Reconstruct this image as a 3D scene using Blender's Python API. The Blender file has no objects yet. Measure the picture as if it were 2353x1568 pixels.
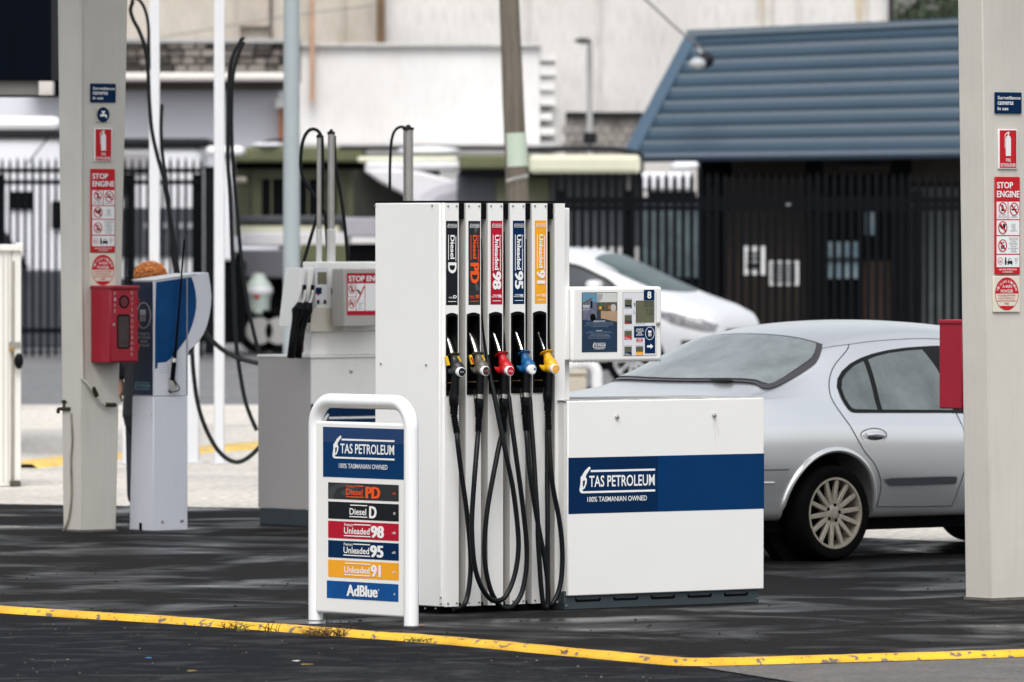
import bpy, math, random
from mathutils import Vector, Matrix, noise
random.seed(7)
R = math.radians
scene = bpy.context.scene
C = scene.collection
# ------------------------------------------------------------------ camera, sky, sun, exposure
F, CX, HY, CZ = 18000.0, 1176.5, 535.0, 1.93      # long lens: focal length in units of the 2353-wide photo, horizon row, eye height
cam = bpy.data.objects.new('camera', bpy.data.cameras.new('camera')); C.objects.link(cam)
cam.location = (0, 0, CZ); cam.rotation_euler = (R(90), 0, 0)
cd = cam.data; cd.sensor_width = 36; cd.lens = 36*F/2353; cd.shift_y = -(784-HY)/2353
cd.clip_start = 1; cd.clip_end = 3000
cd.dof.use_dof = True; cd.dof.focus_distance = 40.0; cd.dof.aperture_fstop = 6.6
scene.camera = cam
W = bpy.data.worlds.new('World'); scene.world = W; W.use_nodes = True
nt = W.node_tree; bg = nt.nodes['Background']
sky = nt.nodes.new('ShaderNodeTexSky'); sky.sky_type = 'NISHITA'; sky.sun_disc = False
sky.sun_elevation = R(55); sky.sun_rotation = R(184); sky.air_density = 1.5; sky.dust_density = 4; sky.ozone_density = 1
hs = nt.nodes.new('ShaderNodeHueSaturation'); hs.inputs['Saturation'].default_value = .28
nt.links.new(sky.outputs[0], hs.inputs['Color']); nt.links.new(hs.outputs[0], bg.inputs[0]); bg.inputs[1].default_value = .112
sd = bpy.data.lights.new('sun', 'SUN'); sd.energy = 1.0; sd.angle = R(35); sd.color = (1, .98, .95)
sun = bpy.data.objects.new('sun', sd); C.objects.link(sun)
sun.rotation_euler = (R(35), 0, R(-4))
scene.view_settings.view_transform = 'Standard'; scene.view_settings.look = 'None'
scene.view_settings.gamma = 1; scene.view_settings.use_curve_mapping = False
scene.view_settings.exposure = 0.82
# ------------------------------------------------------------------ materials
MATS = {}
def mat(name, col, rough=.6, metal=0, var=0, scale=4, bump=0, bscale=60, coat=0, spec=.5, stretch=(1,1,1), col2=None, dirt=0, trans=0):
    if name in MATS: return MATS[name]
    m = bpy.data.materials.new(name); m.use_nodes = True; n = m.node_tree; b = n.nodes['Principled BSDF']
    b.inputs['Base Color'].default_value = (*col, 1); b.inputs['Roughness'].default_value = rough
    b.inputs['Metallic'].default_value = metal; b.inputs['Coat Weight'].default_value = coat
    b.inputs['Specular IOR Level'].default_value = spec
    if trans: b.inputs['Transmission Weight'].default_value = trans
    if var or col2 or bump or dirt:
        tc = n.nodes.new('ShaderNodeTexCoord'); mp = n.nodes.new('ShaderNodeMapping'); mp.inputs['Scale'].default_value = stretch
        n.links.new(tc.outputs['Object'], mp.inputs[0])
        cur = None
        if var or col2:
            ns = n.nodes.new('ShaderNodeTexNoise'); ns.inputs['Scale'].default_value = scale; ns.inputs['Detail'].default_value = 8; ns.inputs['Roughness'].default_value = .65
            n.links.new(mp.outputs[0], ns.inputs[0])
            rp = n.nodes.new('ShaderNodeValToRGB'); rp.color_ramp.elements[0].position = .32; rp.color_ramp.elements[1].position = .68
            c2 = col2 or tuple(max(0, c*(1-var)) for c in col)
            rp.color_ramp.elements[0].color = (*c2, 1); rp.color_ramp.elements[1].color = (*col, 1)
            n.links.new(ns.outputs[0], rp.inputs[0]); cur = rp.outputs[0]
        if dirt:      # fine vertical run marks
            mp2 = n.nodes.new('ShaderNodeMapping'); mp2.inputs['Scale'].default_value = (26, 26, 1.3)
            n.links.new(tc.outputs['Object'], mp2.inputs[0])
            n2 = n.nodes.new('ShaderNodeTexNoise'); n2.inputs['Scale'].default_value = 1.6; n2.inputs['Detail'].default_value = 6
            n.links.new(mp2.outputs[0], n2.inputs[0])
            r2 = n.nodes.new('ShaderNodeValToRGB'); r2.color_ramp.elements[0].position = .28; r2.color_ramp.elements[1].position = .5
            r2.color_ramp.elements[0].color = (1-dirt, 1-dirt*1.05, 1-dirt*1.15, 1); r2.color_ramp.elements[1].color = (1, 1, 1, 1)
            n.links.new(n2.outputs[0], r2.inputs[0])
            mx = n.nodes.new('ShaderNodeMix'); mx.data_type = 'RGBA'; mx.blend_type = 'MULTIPLY'; mx.inputs[0].default_value = 1
            if cur: n.links.new(cur, mx.inputs[6])
            else: mx.inputs[6].default_value = (*col, 1)
            n.links.new(r2.outputs[0], mx.inputs[7]); cur = mx.outputs[2]
        if cur: n.links.new(cur, b.inputs['Base Color'])
        if bump:
            nb = n.nodes.new('ShaderNodeTexNoise'); nb.inputs['Scale'].default_value = bscale; nb.inputs['Detail'].default_value = 5
            n.links.new(mp.outputs[0], nb.inputs[0])
            bp = n.nodes.new('ShaderNodeBump'); bp.inputs['Strength'].default_value = bump; bp.inputs['Distance'].default_value = .01
            n.links.new(nb.outputs[0], bp.inputs['Height']); n.links.new(bp.outputs[0], b.inputs['Normal'])
    MATS[name] = m; return m
white = mat('white_enamel', (.80, .80, .79), .38, var=.025, scale=2.5)
white2 = mat('white_side_enamel', (.74, .74, .73), .42, dirt=.03, var=.05)
postwhite = mat('white_post_paint', (.60, .61, .64), .35, var=.04, scale=10)
creamcol = mat('cream_column_paint', (.60, .58, .53), .55, dirt=.05, var=.10, scale=2.2)
grey_fin = mat('grey_fin', (.50, .49, .47), .5, dirt=.1)
black = mat('black_plastic', (.004, .0045, .0055), .42, var=.3, scale=30, spec=.1)
blackm = mat('black_matte', (.0035, .004, .005), .9, spec=.06)
rubber = mat('hose_rubber', (.0045, .006, .0075), .40, var=.35, scale=12, bump=.1, bscale=90, spec=.22)
navy = mat('navy_print', (.0005, .021, .078), .42, col2=(.0004, .018, .066), scale=3, spec=.1)
blue = mat('blue_print', (.0005, .036, .130), .42, col2=(.0004, .030, .108), scale=2, spec=.1)
adblue = mat('bright_blue_print', (.006, .085, .30), .38, col2=(.006, .06, .22), scale=7, spec=.1)
red = mat('red_print', (.42, .006, .028), .4, var=.08, spec=.22)
signred = mat('sign_red', (.52, .012, .02), .4, var=.06, spec=.22)
boxred = mat('cabinet_red', (.33, .004, .022), .36, var=.12, scale=8)
yellow = mat('yellow_print', (.84, .37, .012), .4, var=.05)
blackp = mat('black_print', (.012, .014, .018), .42, var=.1, spec=.1)
greyp = mat('charcoal_print', (.035, .037, .042), .42, col2=(.02, .022, .026), scale=9, spec=.1)
orange = mat('orange_print', (.78, .085, .006), .45, var=.03)
wprint = mat('white_print', (.80, .81, .82), .45, var=.02)
steel = mat('brushed_steel', (.62, .61, .58), .28, metal=1, var=.25, scale=30)
screwm = mat('screw_steel', (.45, .45, .44), .3, metal=1, var=.1)
slate = mat('slate_plinth', (.035, .050, .060), .5, var=.15, scale=9)
lcd = mat('lcd_olive', (.12, .125, .075), .3, var=.12, scale=20)
lcdtext = mat('lcd_dark', (.045, .05, .03), .4, var=.05)
# ------------------------------------------------------------------ mesh builder
class MB:
    def __init__(s): s.v = []; s.f = []
    def add(s, vs, fs):
        o = len(s.v); s.v += [tuple(v) for v in vs]; s.f += [tuple(i+o for i in f) for f in fs]; return s
    def box(s, x0, x1, y0, y1, z0, z1):
        return s.hexa([(x0,y0,z0),(x1,y0,z0),(x1,y1,z0),(x0,y1,z0),(x0,y0,z1),(x1,y0,z1),(x1,y1,z1),(x0,y1,z1)])
    def hexa(s, p): return s.add(p, [(0,3,2,1),(4,5,6,7),(0,1,5,4),(1,2,6,5),(2,3,7,6),(3,0,4,7)])
    def poly(s, pts): return s.add(pts, [tuple(range(len(pts)))])
    def prism(s, pts, y0, y1):                   # polygon in x,z pushed from y0 to y1
        n = len(pts)
        vs = [(x, y0, z) for x, z in pts]+[(x, y1, z) for x, z in pts]
        fs = [tuple(range(n)), tuple(range(2*n-1, n-1, -1))]+[(i, (i+1) % n, (i+1) % n+n, i+n) for i in range(n)]
        return s.add(vs, fs)
    def prism_z(s, pts, z0, z1):
        n = len(pts)
        vs = [(x, y, z0) for x, y in pts]+[(x, y, z1) for x, y in pts]
        fs = [tuple(range(n)), tuple(range(2*n-1, n-1, -1))]+[(i, (i+1) % n, (i+1) % n+n, i+n) for i in range(n)]
        return s.add(vs, fs)
    def tube(s, path, r, n=10, caps=True):
        path = [Vector(p) for p in path]; m = len(path); rs = r if isinstance(r, (list, tuple)) else [r]*m
        up = None; vs = []; fs = []
        for i, p in enumerate(path):
            d = (path[min(i+1, m-1)]-path[max(i-1, 0)])
            if d.length < 1e-9: d = Vector((0, 0, 1))
            d.normalize()
            if up is None:
                up = Vector((0, 0, 1)) if abs(d.z) < .9 else Vector((1, 0, 0))
            a = d.cross(up)
            if a.length < 1e-6: a = d.cross(Vector((0, 1, 0)))
            a.normalize(); b = a.cross(d).normalized(); up = b
            for k in range(n):
                t = 2*math.pi*k/n; vs.append(p+(a*math.cos(t)+b*math.sin(t))*rs[i])
        for i in range(m-1):
            for k in range(n): k2 = (k+1) % n; fs.append((i*n+k, i*n+k2, (i+1)*n+k2, (i+1)*n+k))
        if caps: fs += [tuple(range(n))[::-1], tuple(range((m-1)*n, m*n))]
        return s.add(vs, fs)
    def cyl(s, p0, p1, r0, r1=None, n=16): return s.tube([p0, p1], [r0, r0 if r1 is None else r1], n)
    def ball(s, c, r, n=14, m=9, jit=0, freq=6):
        c = Vector(c); rr = r if isinstance(r, (tuple, list)) else (r, r, r); vs = []; fs = []
        for i in range(m+1):
            ph = math.pi*i/m
            for k in range(n):
                t = 2*math.pi*k/n; d = Vector((math.sin(ph)*math.cos(t), math.sin(ph)*math.sin(t), math.cos(ph)))
                q = 1+(jit*noise.noise(d*freq) if jit else 0)
                vs.append(c+Vector((d.x*rr[0], d.y*rr[1], d.z*rr[2]))*q)
        for i in range(m):
            for k in range(n): k2 = (k+1) % n; fs.append((i*n+k, i*n+k2, (i+1)*n+k2, (i+1)*n+k))
        return s.add(vs, fs)
    def lathe(s, prof, c, axis='z', n=24, closed=False):   # prof: (radius, height)
        vs = []; fs = []; m = len(prof)
        for (r, h) in prof:
            for k in range(n):
                t = 2*math.pi*k/n; a, b = r*math.cos(t), r*math.sin(t)
                v = {'z': (a, b, h), 'y': (a, h, b), 'x': (h, a, b)}[axis]
                vs.append((c[0]+v[0], c[1]+v[1], c[2]+v[2]))
        for i in range(m-1+(1 if closed else 0)):
            j = (i+1) % m
            for k in range(n): k2 = (k+1) % n; fs.append((i*n+k, i*n+k2, j*n+k2, j*n+k))
        if not closed: fs += [tuple(range(n)), tuple(range((m-1)*n, m*n))[::-1]]
        return s.add(vs, fs)
    def grid(s, pts):                            # rows of points
        h = len(pts); w = len(pts[0]); vs = [p for r in pts for p in r]
        return s.add(vs, [(i*w+j, i*w+j+1, (i+1)*w+j+1, (i+1)*w+j) for i in range(h-1) for j in range(w-1)])
    def build(s, name, m, parent=None, bevel=0, smooth=True, ang=35, fix=True, seg=2):
        me = bpy.data.meshes.new(name); me.from_pydata(s.v, [], s.f); me.materials.append(m)
        if fix:
            import bmesh
            b = bmesh.new(); b.from_mesh(me); bmesh.ops.remove_doubles(b, verts=b.verts, dist=1e-6)
            bmesh.ops.recalc_face_normals(b, faces=b.faces); b.to_mesh(me); b.free()
        if smooth:
            me.polygons.foreach_set('use_smooth', [True]*len(me.polygons)); me.set_sharp_from_angle(angle=R(ang))
        o = bpy.data.objects.new(name, me); C.objects.link(o); o.parent = parent
        if bevel:
            bv = o.modifiers.new('bevel', 'BEVEL'); bv.width = bevel; bv.segments = seg; bv.limit_method = 'ANGLE'; bv.angle_limit = R(40)
        return o
def tag(o, label=None, cat=None, group=None, kind=None):
    if label: o['label'] = label
    if cat: o['category'] = cat
    if group: o['group'] = group
    if kind: o['kind'] = kind
    return o
def smoothpath(P, k=6):
    P = [Vector(p) for p in P]; out = []
    for i in range(len(P)-1):
        p0 = P[max(i-1, 0)]; p1 = P[i]; p2 = P[i+1]; p3 = P[min(i+2, len(P)-1)]
        for j in range(k):
            t = j/k
            out.append(.5*((2*p1)+(p2-p0)*t+(2*p0-5*p1+4*p2-p3)*t*t+(3*p1-p0-3*p2+p3)*t**3))
    out.append(P[-1]); return out
def copy_tree(o, parent=None):
    c = o.copy(); C.objects.link(c); c.parent = parent
    for ch in list(o.children): copy_tree(ch, c)
    return c
def GY(py): return F*CZ/(py-HY)                  # distance of a ground point seen at row py
def pt(px, py, Y): return Vector(((px-CX)/F*Y, Y, CZ-(py-HY)/F*Y))
def gp(px, py, z=0): Y = F*(CZ-z)/(py-HY); return ((px-CX)/F*Y, Y, z)
class Fr:                                        # a thing's own axes: x along its front (to the right), y into it, z up
    def __init__(s, px, py=None, deg=0, Y=None, o=None):
        if o is None:
            Y = Y or GY(py); o = Vector(((px-CX)/F*Y, Y, 0))
        s.o = Vector(o); s.deg = deg; s.c = math.cos(R(deg)); s.s = math.sin(R(deg)); s.e = None
    def x(s, px, ly=0):
        k = (px-CX)/F; return (k*(s.o.y+ly*s.c)-s.o.x+ly*s.s)/(s.c-k*s.s)
    def y(s, px, lx=0):
        k = (px-CX)/F; return -(k*(s.o.y+lx*s.s)-s.o.x-lx*s.c)/(s.s+k*s.c)
    def z(s, py, lx=0, ly=0): return CZ-(py-HY)/F*(s.o.y+lx*s.s+ly*s.c)-s.o.z
    def p(s, px, py, ly=0): lx = s.x(px, ly); return (lx, ly, s.z(py, lx, ly))
    def empty(s, name):
        e = bpy.data.objects.new(name, None); C.objects.link(e); e.location = s.o; e.rotation_euler = (0, 0, R(s.deg)); s.e = e; return e
    def left(s, lx=0):                           # frame lying on the left end face
        f = Fr(0, deg=s.deg-90, o=s.o+Vector((lx*s.c, lx*s.s, 0))); return f
# ------------------------------------------------------------------ lettering and flat print
TXT = {}
def text_geo(t, bold=0):
    k = (t, bold)
    if k not in TXT:
        cu = bpy.data.curves.new('t', 'FONT'); cu.body = t; cu.size = 1; cu.offset = bold; cu.resolution_u = 3; cu.fill_mode = 'FRONT'
        o = bpy.data.objects.new('t', cu); C.objects.link(o); bpy.context.view_layer.update()
        dg = bpy.context.evaluated_depsgraph_get(); me = bpy.data.meshes.new_from_object(o.evaluated_get(dg))
        vs = [v.co.copy() for v in me.vertices]; fs = [tuple(p.vertices) for p in me.polygons]
        bpy.data.objects.remove(o); bpy.data.curves.remove(cu); bpy.data.meshes.remove(me)
        x0 = min(v.x for v in vs); x1 = max(v.x for v in vs); y0 = min(v.y for v in vs); y1 = max(v.y for v in vs)
        TXT[k] = ([((v.x-x0)/(x1-x0), (v.y-y0)/(y1-y0)) for v in vs], fs)
    return TXT[k]
class Panel:                                     # flat print: drawing coordinates (sx right, sy down) laid on a rectangle of plane y=ly
    def __init__(s, lx0, lx1, zt, zb, ly, src, xf=None):
        s.a = (lx0, lx1, zt, zb, ly); s.src = src; s.m = {}; s.xf = xf
    def P(s, sx, sy, n):
        x0, x1, zt, zb, ly = s.a; a, b, c, d = s.src
        p = (x0+(sx-a)/(c-a)*(x1-x0), ly-.0012*n, zt+(sy-b)/(d-b)*(zb-zt))
        return s.xf(p) if s.xf else p
    def mb(s, m, nm): return s.m.setdefault((m.name, nm, s.k), MB())
    k = 0; lock = False
    def nx(s, kind=None):                         # each word or mark becomes an object of its own
        if not s.lock: s.k += 1
    def poly(s, pts, m, n=1, nm='print'): s.nx(); s.mb(m, nm).poly([s.P(x, y, n) for x, y in pts]); return s
    def rect(s, x0, y0, x1, y1, m, n=1, nm='print'): return s.poly([(x0, y0), (x1, y0), (x1, y1), (x0, y1)], m, n, nm)
    def ell(s, cx, cy, rx, ry, m, n=1, nm='print', k=28): return s.poly([(cx+rx*math.cos(2*math.pi*i/k), cy+ry*math.sin(2*math.pi*i/k)) for i in range(k)], m, n, nm)
    def ring(s, cx, cy, rx, ry, w, m, n=1, nm='print', k=32, a0=0, a1=360):
        s.nx(); q = s.mb(m, nm); rows = [[], []]
        for i in range(k+1):
            t = R(a0+(a1-a0)*i/k)
            rows[0].append(s.P(cx+rx*math.cos(t), cy+ry*math.sin(t), n)); rows[1].append(s.P(cx+(rx-w)*math.cos(t), cy+(ry-w)*math.sin(t), n))
        q.grid(rows); return s
    def text(s, t, x0, y0, x1, y1, m, n=2, bold=.012, rot=False, nm='lettering'):
        s.nx(); vs, fs = text_geo(t, min(bold, .016)); q = s.mb(m, nm)
        sh = max(0, bold-.016)*1.6*(.75/max(1, len(t)*.62)); ks = [0] if sh < .002 else [j/4 for j in range(5)]      # heavy faces: the outline struck several times side by side
        for j, k in enumerate(ks):
            o = (k-.5)*2*sh if sh >= .002 else 0; sc = 1-2*sh if sh >= .002 else 1; d = n+.04*j
            f = lambda a: .5+(a-.5)*sc+o
            if rot: q.add([s.P(x0+b*(x1-x0), y0+f(a)*(y1-y0), d) for a, b in vs], fs)      # reads downwards
            else: q.add([s.P(x0+f(a)*(x1-x0), y1+b*(y0-y1), d) for a, b in vs], fs)
        return s
    def fine(s, lines, x0, y0, x1, y1, m, n=2, bold=0, h=.62):     # centred paragraph
        s.nx(); s.lock = True; k = len(lines); st = (y1-y0)/k; L = max(len(l) for l in lines)
        for i, l in enumerate(lines):
            w = (x1-x0)*len(l)/L; c = (x0+x1)/2; s.text(l, c-w/2, y0+i*st, c+w/2, y0+(i+h)*st, m, n, bold, nm='fine_print')
        s.lock = False
    def logo(s, x0, y0, x1, y1, m, n=2, tag_line=True):
        def T(x, y): return (x0+(x-137)/503*(x1-x0), y0+(y-535)/183*(y1-y0))
        def rc(a, b, c, d): s.poly([T(a, b), T(c, b), T(c, d), T(a, d)], m, n, 'emblem')
        s.nx(); s.lock = True; rc(212, 560, 640, 574); rc(165, 703, 640, 717)
        s.poly([T(*q) for q in [(203, 535), (212, 546), (184, 590), (178, 606), (158, 590), (172, 565)]], m, n, 'emblem')
        s.poly([T(*q) for q in [(158, 590), (178, 606), (187, 622), (176, 628), (160, 632), (160, 680), (158, 706), (137, 696), (141, 670), (145, 640), (145, 608)]], m, n, 'emblem')
        s.poly([T(*q) for q in [(187, 622), (185, 650), (172, 684), (160, 690), (160, 680), (172, 660), (176, 628)]], m, n, 'emblem')
        s.poly([T(*q) for q in [(139, 698), (158, 698), (165, 703), (165, 717), (150, 716), (142, 708)]], m, n, 'emblem')
        s.lock = False; a = T(202, 598); b = T(637, 676); s.text('TAS PETROLEUM', a[0], a[1], b[0], b[1], m, n, .02, nm='lettering')
        if tag_line: a = T(190, 742); b = T(585, 777); s.text('100% TASMANIAN OWNED', a[0], a[1], b[0], b[1], m, n, .01)
    def build(s, parent):
        for (mn, nm, k), q in s.m.items():
            o = q.build(nm, bpy.data.materials[mn], parent, smooth=False, fix=False)
            if nm in ('fine_print', 'emblem'): o['kind'] = 'stuff'
def screws(parent, pts, r=.006, axis='y', name='screw'):
    base = None
    for p in pts:
        if base is None:
            q = MB(); q.lathe([(r*.2, -r*.9), (r*.7, -r*.7), (r, -r*.1), (r, .002)], (0, 0, 0), 'y' if axis == 'y' else 'x', 10); base = q.build(name, screwm, parent); base.location = p
        else:
            c = base.copy(); C.objects.link(c); c.location = p

def merged(chains, name, m, parent, vox=.012, flip=1, it=4):    # several tapered chains fused into one continuous surface
    q = MB()
    for path, rads in chains:
        P = smoothpath([(flip*p[0], p[1], p[2]) for p in path], 5) if len(path) > 1 else [Vector(path[0])]; L = len(P)-1; r2 = []
        for j in range(L+1):
            t = j/max(1, L)*(len(rads)-1); i = max(0, min(int(t), len(rads)-2)); r2.append(rads[i]+(rads[min(i+1, len(rads)-1)]-rads[i])*(t-i))
        if L: q.tube(P, r2, 14)
        q.ball(P[0], r2[0]*.98, 12, 8); q.ball(P[-1], r2[-1]*.98, 12, 8)
    o = q.build(name, m, parent, ang=80); rm = o.modifiers.new('fuse', 'REMESH'); rm.mode = 'VOXEL'; rm.voxel_size = vox; rm.use_smooth_shade = True; sm = o.modifiers.new('relax', 'SMOOTH'); sm.iterations = it; sm.factor = .6; return o
# ------------------------------------------------------------------ ground
def ground_mat(name, dry, wet, rdry, rwet, scale, p0, p1, bump, bscale, speck=0, spec=.5, det=6, stretch=(1, 1, 1)):
    m = bpy.data.materials.new(name); m.use_nodes = True; n = m.node_tree; b = n.nodes['Principled BSDF']; L = n.links.new
    tc = n.nodes.new('ShaderNodeTexCoord'); mp = n.nodes.new('ShaderNodeMapping'); mp.inputs['Scale'].default_value = stretch; L(tc.outputs['Object'], mp.inputs[0])
    ns = n.nodes.new('ShaderNodeTexNoise'); ns.inputs['Scale'].default_value = scale; ns.inputs['Detail'].default_value = det; ns.inputs['Roughness'].default_value = .55; ns.inputs['Distortion'].default_value = .6
    L(mp.outputs[0], ns.inputs[0])
    rp = n.nodes.new('ShaderNodeValToRGB'); rp.color_ramp.elements[0].position = p0; rp.color_ramp.elements[1].position = p1; L(ns.outputs[0], rp.inputs[0])
    mx = n.nodes.new('ShaderNodeMix'); mx.data_type = 'RGBA'; mx.inputs[6].default_value = (*dry, 1); mx.inputs[7].default_value = (*wet, 1); L(rp.outputs[0], mx.inputs[0])
    n3 = n.nodes.new('ShaderNodeTexNoise'); n3.inputs['Scale'].default_value = bscale*.7; n3.inputs['Detail'].default_value = 4; L(tc.outputs['Object'], n3.inputs[0])
    r3 = n.nodes.new('ShaderNodeValToRGB'); r3.color_ramp.elements[0].position = .3; r3.color_ramp.elements[1].position = .75
    r3.color_ramp.elements[0].color = (.55, .55, .55, 1); r3.color_ramp.elements[1].color = (1.25+speck, 1.25+speck, 1.25+speck, 1); L(n3.outputs[0], r3.inputs[0])
    mu = n.nodes.new('ShaderNodeMix'); mu.data_type = 'RGBA'; mu.blend_type = 'MULTIPLY'; mu.inputs[0].default_value = 1; L(mx.outputs[2], mu.inputs[6]); L(r3.outputs[0], mu.inputs[7])
    L(mu.outputs[2], b.inputs['Base Color'])
    mr = n.nodes.new('ShaderNodeMapRange'); mr.inputs['To Min'].default_value = rdry; mr.inputs['To Max'].default_value = rwet; L(rp.outputs[0], mr.inputs[0]); L(mr.outputs[0], b.inputs['Roughness'])
    ms = n.nodes.new('ShaderNodeMapRange'); ms.inputs['To Min'].default_value = spec; ms.inputs['To Max'].default_value = .5; L(rp.outputs[0], ms.inputs[0]); L(ms.outputs[0], b.inputs['Specular IOR Level'])
    nb = n.nodes.new('ShaderNodeTexNoise'); nb.inputs['Scale'].default_value = bscale; nb.inputs['Detail'].default_value = 3; L(tc.outputs['Object'], nb.inputs[0])
    inv = n.nodes.new('ShaderNodeMapRange'); inv.inputs['To Min'].default_value = bump; inv.inputs['To Max'].default_value = bump*.05; L(rp.outputs[0], inv.inputs[0])
    bp = n.nodes.new('ShaderNodeBump'); bp.inputs['Distance'].default_value = .01; L(inv.outputs[0], bp.inputs['Strength']); L(nb.outputs[0], bp.inputs['Height']); L(bp.outputs[0], b.inputs['Normal'])
    MATS[name] = m; return m
m_fore = ground_mat('wet_forecourt_surface', (.0125, .0120, .0122), (.009, .009, .0095), .72, .11, 1.0, .47, .72, .6, 55, spec=.04, det=4.6)
m_road = ground_mat('coarse_asphalt', (.0085, .009, .011), (.0065, .007, .0085), .9, .7, 3, .5, .8, 1.0, 70, spec=.05, speck=1.2)
m_apron = ground_mat('pale_concrete', (.66, .62, .56), (.44, .41, .38), .8, .35, .35, .48, .72, .3, 20, spec=.3)
m_far = ground_mat('grey_asphalt', (.19, .19, .195), (.14, .14, .145), .8, .5, .4, .4, .7, .3, 20, spec=.3)
m_pad = ground_mat('weathered_concrete', (.16, .15, .14), (.09, .085, .08), .8, .5, 2.5, .4, .7, .5, 60, spec=.2)
def sheet(name, pts, z, m, sub=0):
    q = MB(); q.poly([(x, y, z) for x, y in pts]); o = q.build(name, m, smooth=False); tag(o, kind='structure'); return o
def g2(px, py, z=0): a = gp(px, py, z); return (a[0], a[1])
sheet('ground', [(-400, -50), (400, -50), (400, 900), (-400, 900)], -.034, m_far)
kin = [(-200, 1383), (0, 1395), (200, 1408), (402, 1420), (560, 1431), (711, 1442), (870, 1454), (1034, 1466), (1180, 1479), (1320, 1492.5), (1450, 1504), (1560, 1514), (1600, 1516), (1660, 1515), (1900, 1508.5), (2120, 1502), (2353, 1495), (2600, 1487)]
kp = [Vector(g2(*p)) for p in kin]
fb = [(-200, 1150), (0, 1158), (600, 1168), (1300, 1196), (1800, 1228), (2600, 1262)]
bk = [g2(*p) for p in fb]
sheet('forecourt', [tuple(p) for p in kp]+bk[::-1], 0, m_fore)
tag_ = sheet('concrete_apron', bk+[(14, 88), (-14, 88)], -.004, m_apron)
rd = [tuple(p) for p in kp]
sheet('road', [(-12, 20), (12, 20), (12, 36.0)]+rd[::-1]+[(-12, 41)], -.022, m_road)
pad = [g2(1606, 1524), g2(1900, 1517), g2(2600, 1495), (12, 30), g2(1985, 1584)]
sheet('concrete_pad', pad, -.0165, m_pad)
m_patch = ground_mat('older_asphalt', (.013, .0135, .015), (.009, .0095, .011), .9, .7, 3, .5, .8, 1.0, 55, spec=.05, speck=1.0)
sheet('asphalt_patch', [g2(-60, 1560), g2(280, 1544), g2(536, 1537.5), g2(751, 1525), g2(900, 1519), g2(1034, 1510), g2(1300, 1540), g2(1700, 1580), g2(1700, 1610), g2(-60, 1620)], -.018, m_patch)
q = MB(); cx_, cy_, _ = gp(712, 1430); q.poly([(cx_+.19*math.cos(t/20*6.283)*(1+.15*math.sin(t*1.7)), cy_+.22*math.sin(t/20*6.283), .0025) for t in range(20)]); tag(q.build('puddle', mat('standing_water', (.012, .012, .013), .05, spec=.5), smooth=False), kind='structure')
# yellow kerb with chipped paint
def chipped(name, base, under, sc, p0, p1):
    m = bpy.data.materials.new(name); m.use_nodes = True; n = m.node_tree; b = n.nodes['Principled BSDF']; L = n.links.new
    tc = n.nodes.new('ShaderNodeTexCoord'); ns = n.nodes.new('ShaderNodeTexNoise'); ns.inputs['Scale'].default_value = sc; ns.inputs['Detail'].default_value = 9; ns.inputs['Roughness'].default_value = .62
    mp = n.nodes.new('ShaderNodeMapping'); mp.inputs['Scale'].default_value = (1, .55, 1); L(tc.outputs['Object'], mp.inputs[0]); L(mp.outputs[0], ns.inputs[0])
    rp = n.nodes.new('ShaderNodeValToRGB'); rp.color_ramp.elements[0].position = p0; rp.color_ramp.elements[1].position = p1
    rp.color_ramp.elements[0].color = (*under, 1); rp.color_ramp.elements[1].color = (*base, 1); L(ns.outputs[0], rp.inputs[0])
    n2 = n.nodes.new('ShaderNodeTexNoise'); n2.inputs['Scale'].default_value = 2.2; n2.inputs['Detail'].default_value = 5; L(tc.outputs['Object'], n2.inputs[0])
    r2 = n.nodes.new('ShaderNodeValToRGB'); r2.color_ramp.elements[0].position = .3; r2.color_ramp.elements[1].position = .6; r2.color_ramp.elements[0].color = (.72, .66, .6, 1); r2.color_ramp.elements[1].color = (1, 1, 1, 1); L(n2.outputs[0], r2.inputs[0])
    mu = n.nodes.new('ShaderNodeMix'); mu.data_type = 'RGBA'; mu.blend_type = 'MULTIPLY'; mu.inputs[0].default_value = 1; L(rp.outputs[0], mu.inputs[6]); L(r2.outputs[0], mu.inputs[7]); L(mu.outputs[2], b.inputs['Base Color'])
    bp = n.nodes.new('ShaderNodeBump'); bp.inputs['Strength'].default_value = .6; bp.inputs['Distance'].default_value = .004; L(rp.outputs[0], bp.inputs['Height']); L(bp.outputs[0], b.inputs['Normal'])
    b.inputs['Roughness'].default_value = .55; MATS[name] = m; return m
m_kerb = chipped('chipped_yellow_paint', (.80, .46, .022), (.17, .14, .12), 22, .405, .42)
m_kerb2 = chipped('faded_yellow_paint', (.80, .55, .12), (.5, .42, .3), 5, .35, .45)
def kerb(name, pts, prof, m, step=.12, wob=.004):
    P = smoothpath([(p[0], p[1], 0) for p in pts], 14); rows = []
    for i, p in enumerate(P):
        d = (P[min(i+1, len(P)-1)]-P[max(i-1, 0)]); nrm = Vector((d.y, -d.x, 0)).normalized()
        if nrm.y > 0: nrm = -nrm
        row = []
        for j, (a, h) in enumerate(prof):
            w = noise.noise(Vector((p.x*6, p.y*3, j*5.0)))*wob
            row.append(tuple(p+nrm*(a+w*2)+Vector((0, 0, h+w*(1 if h > -.015 else 0)))))
        rows.append(row)
    q = MB(); q.grid(rows); o = q.build(name, m, ang=60); tag(o, kind='structure'); return o
kerb('kerb', kp, [(-.03, -.03), (-.012, .002), (0, .007), (.05, .009), (.085, .006), (.105, -.004), (.118, -.018), (.122, -.034)], m_kerb)
kerb('kerb', [g2(*p) for p in [(-60, 1074), (50, 1063), (145, 1053), (300, 1042), (455, 1031), (590, 1019), (760, 1007), (900, 998)]], [(0, -.01), (.02, .02), (.5, .03), (.56, -.01)], m_kerb2)
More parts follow.
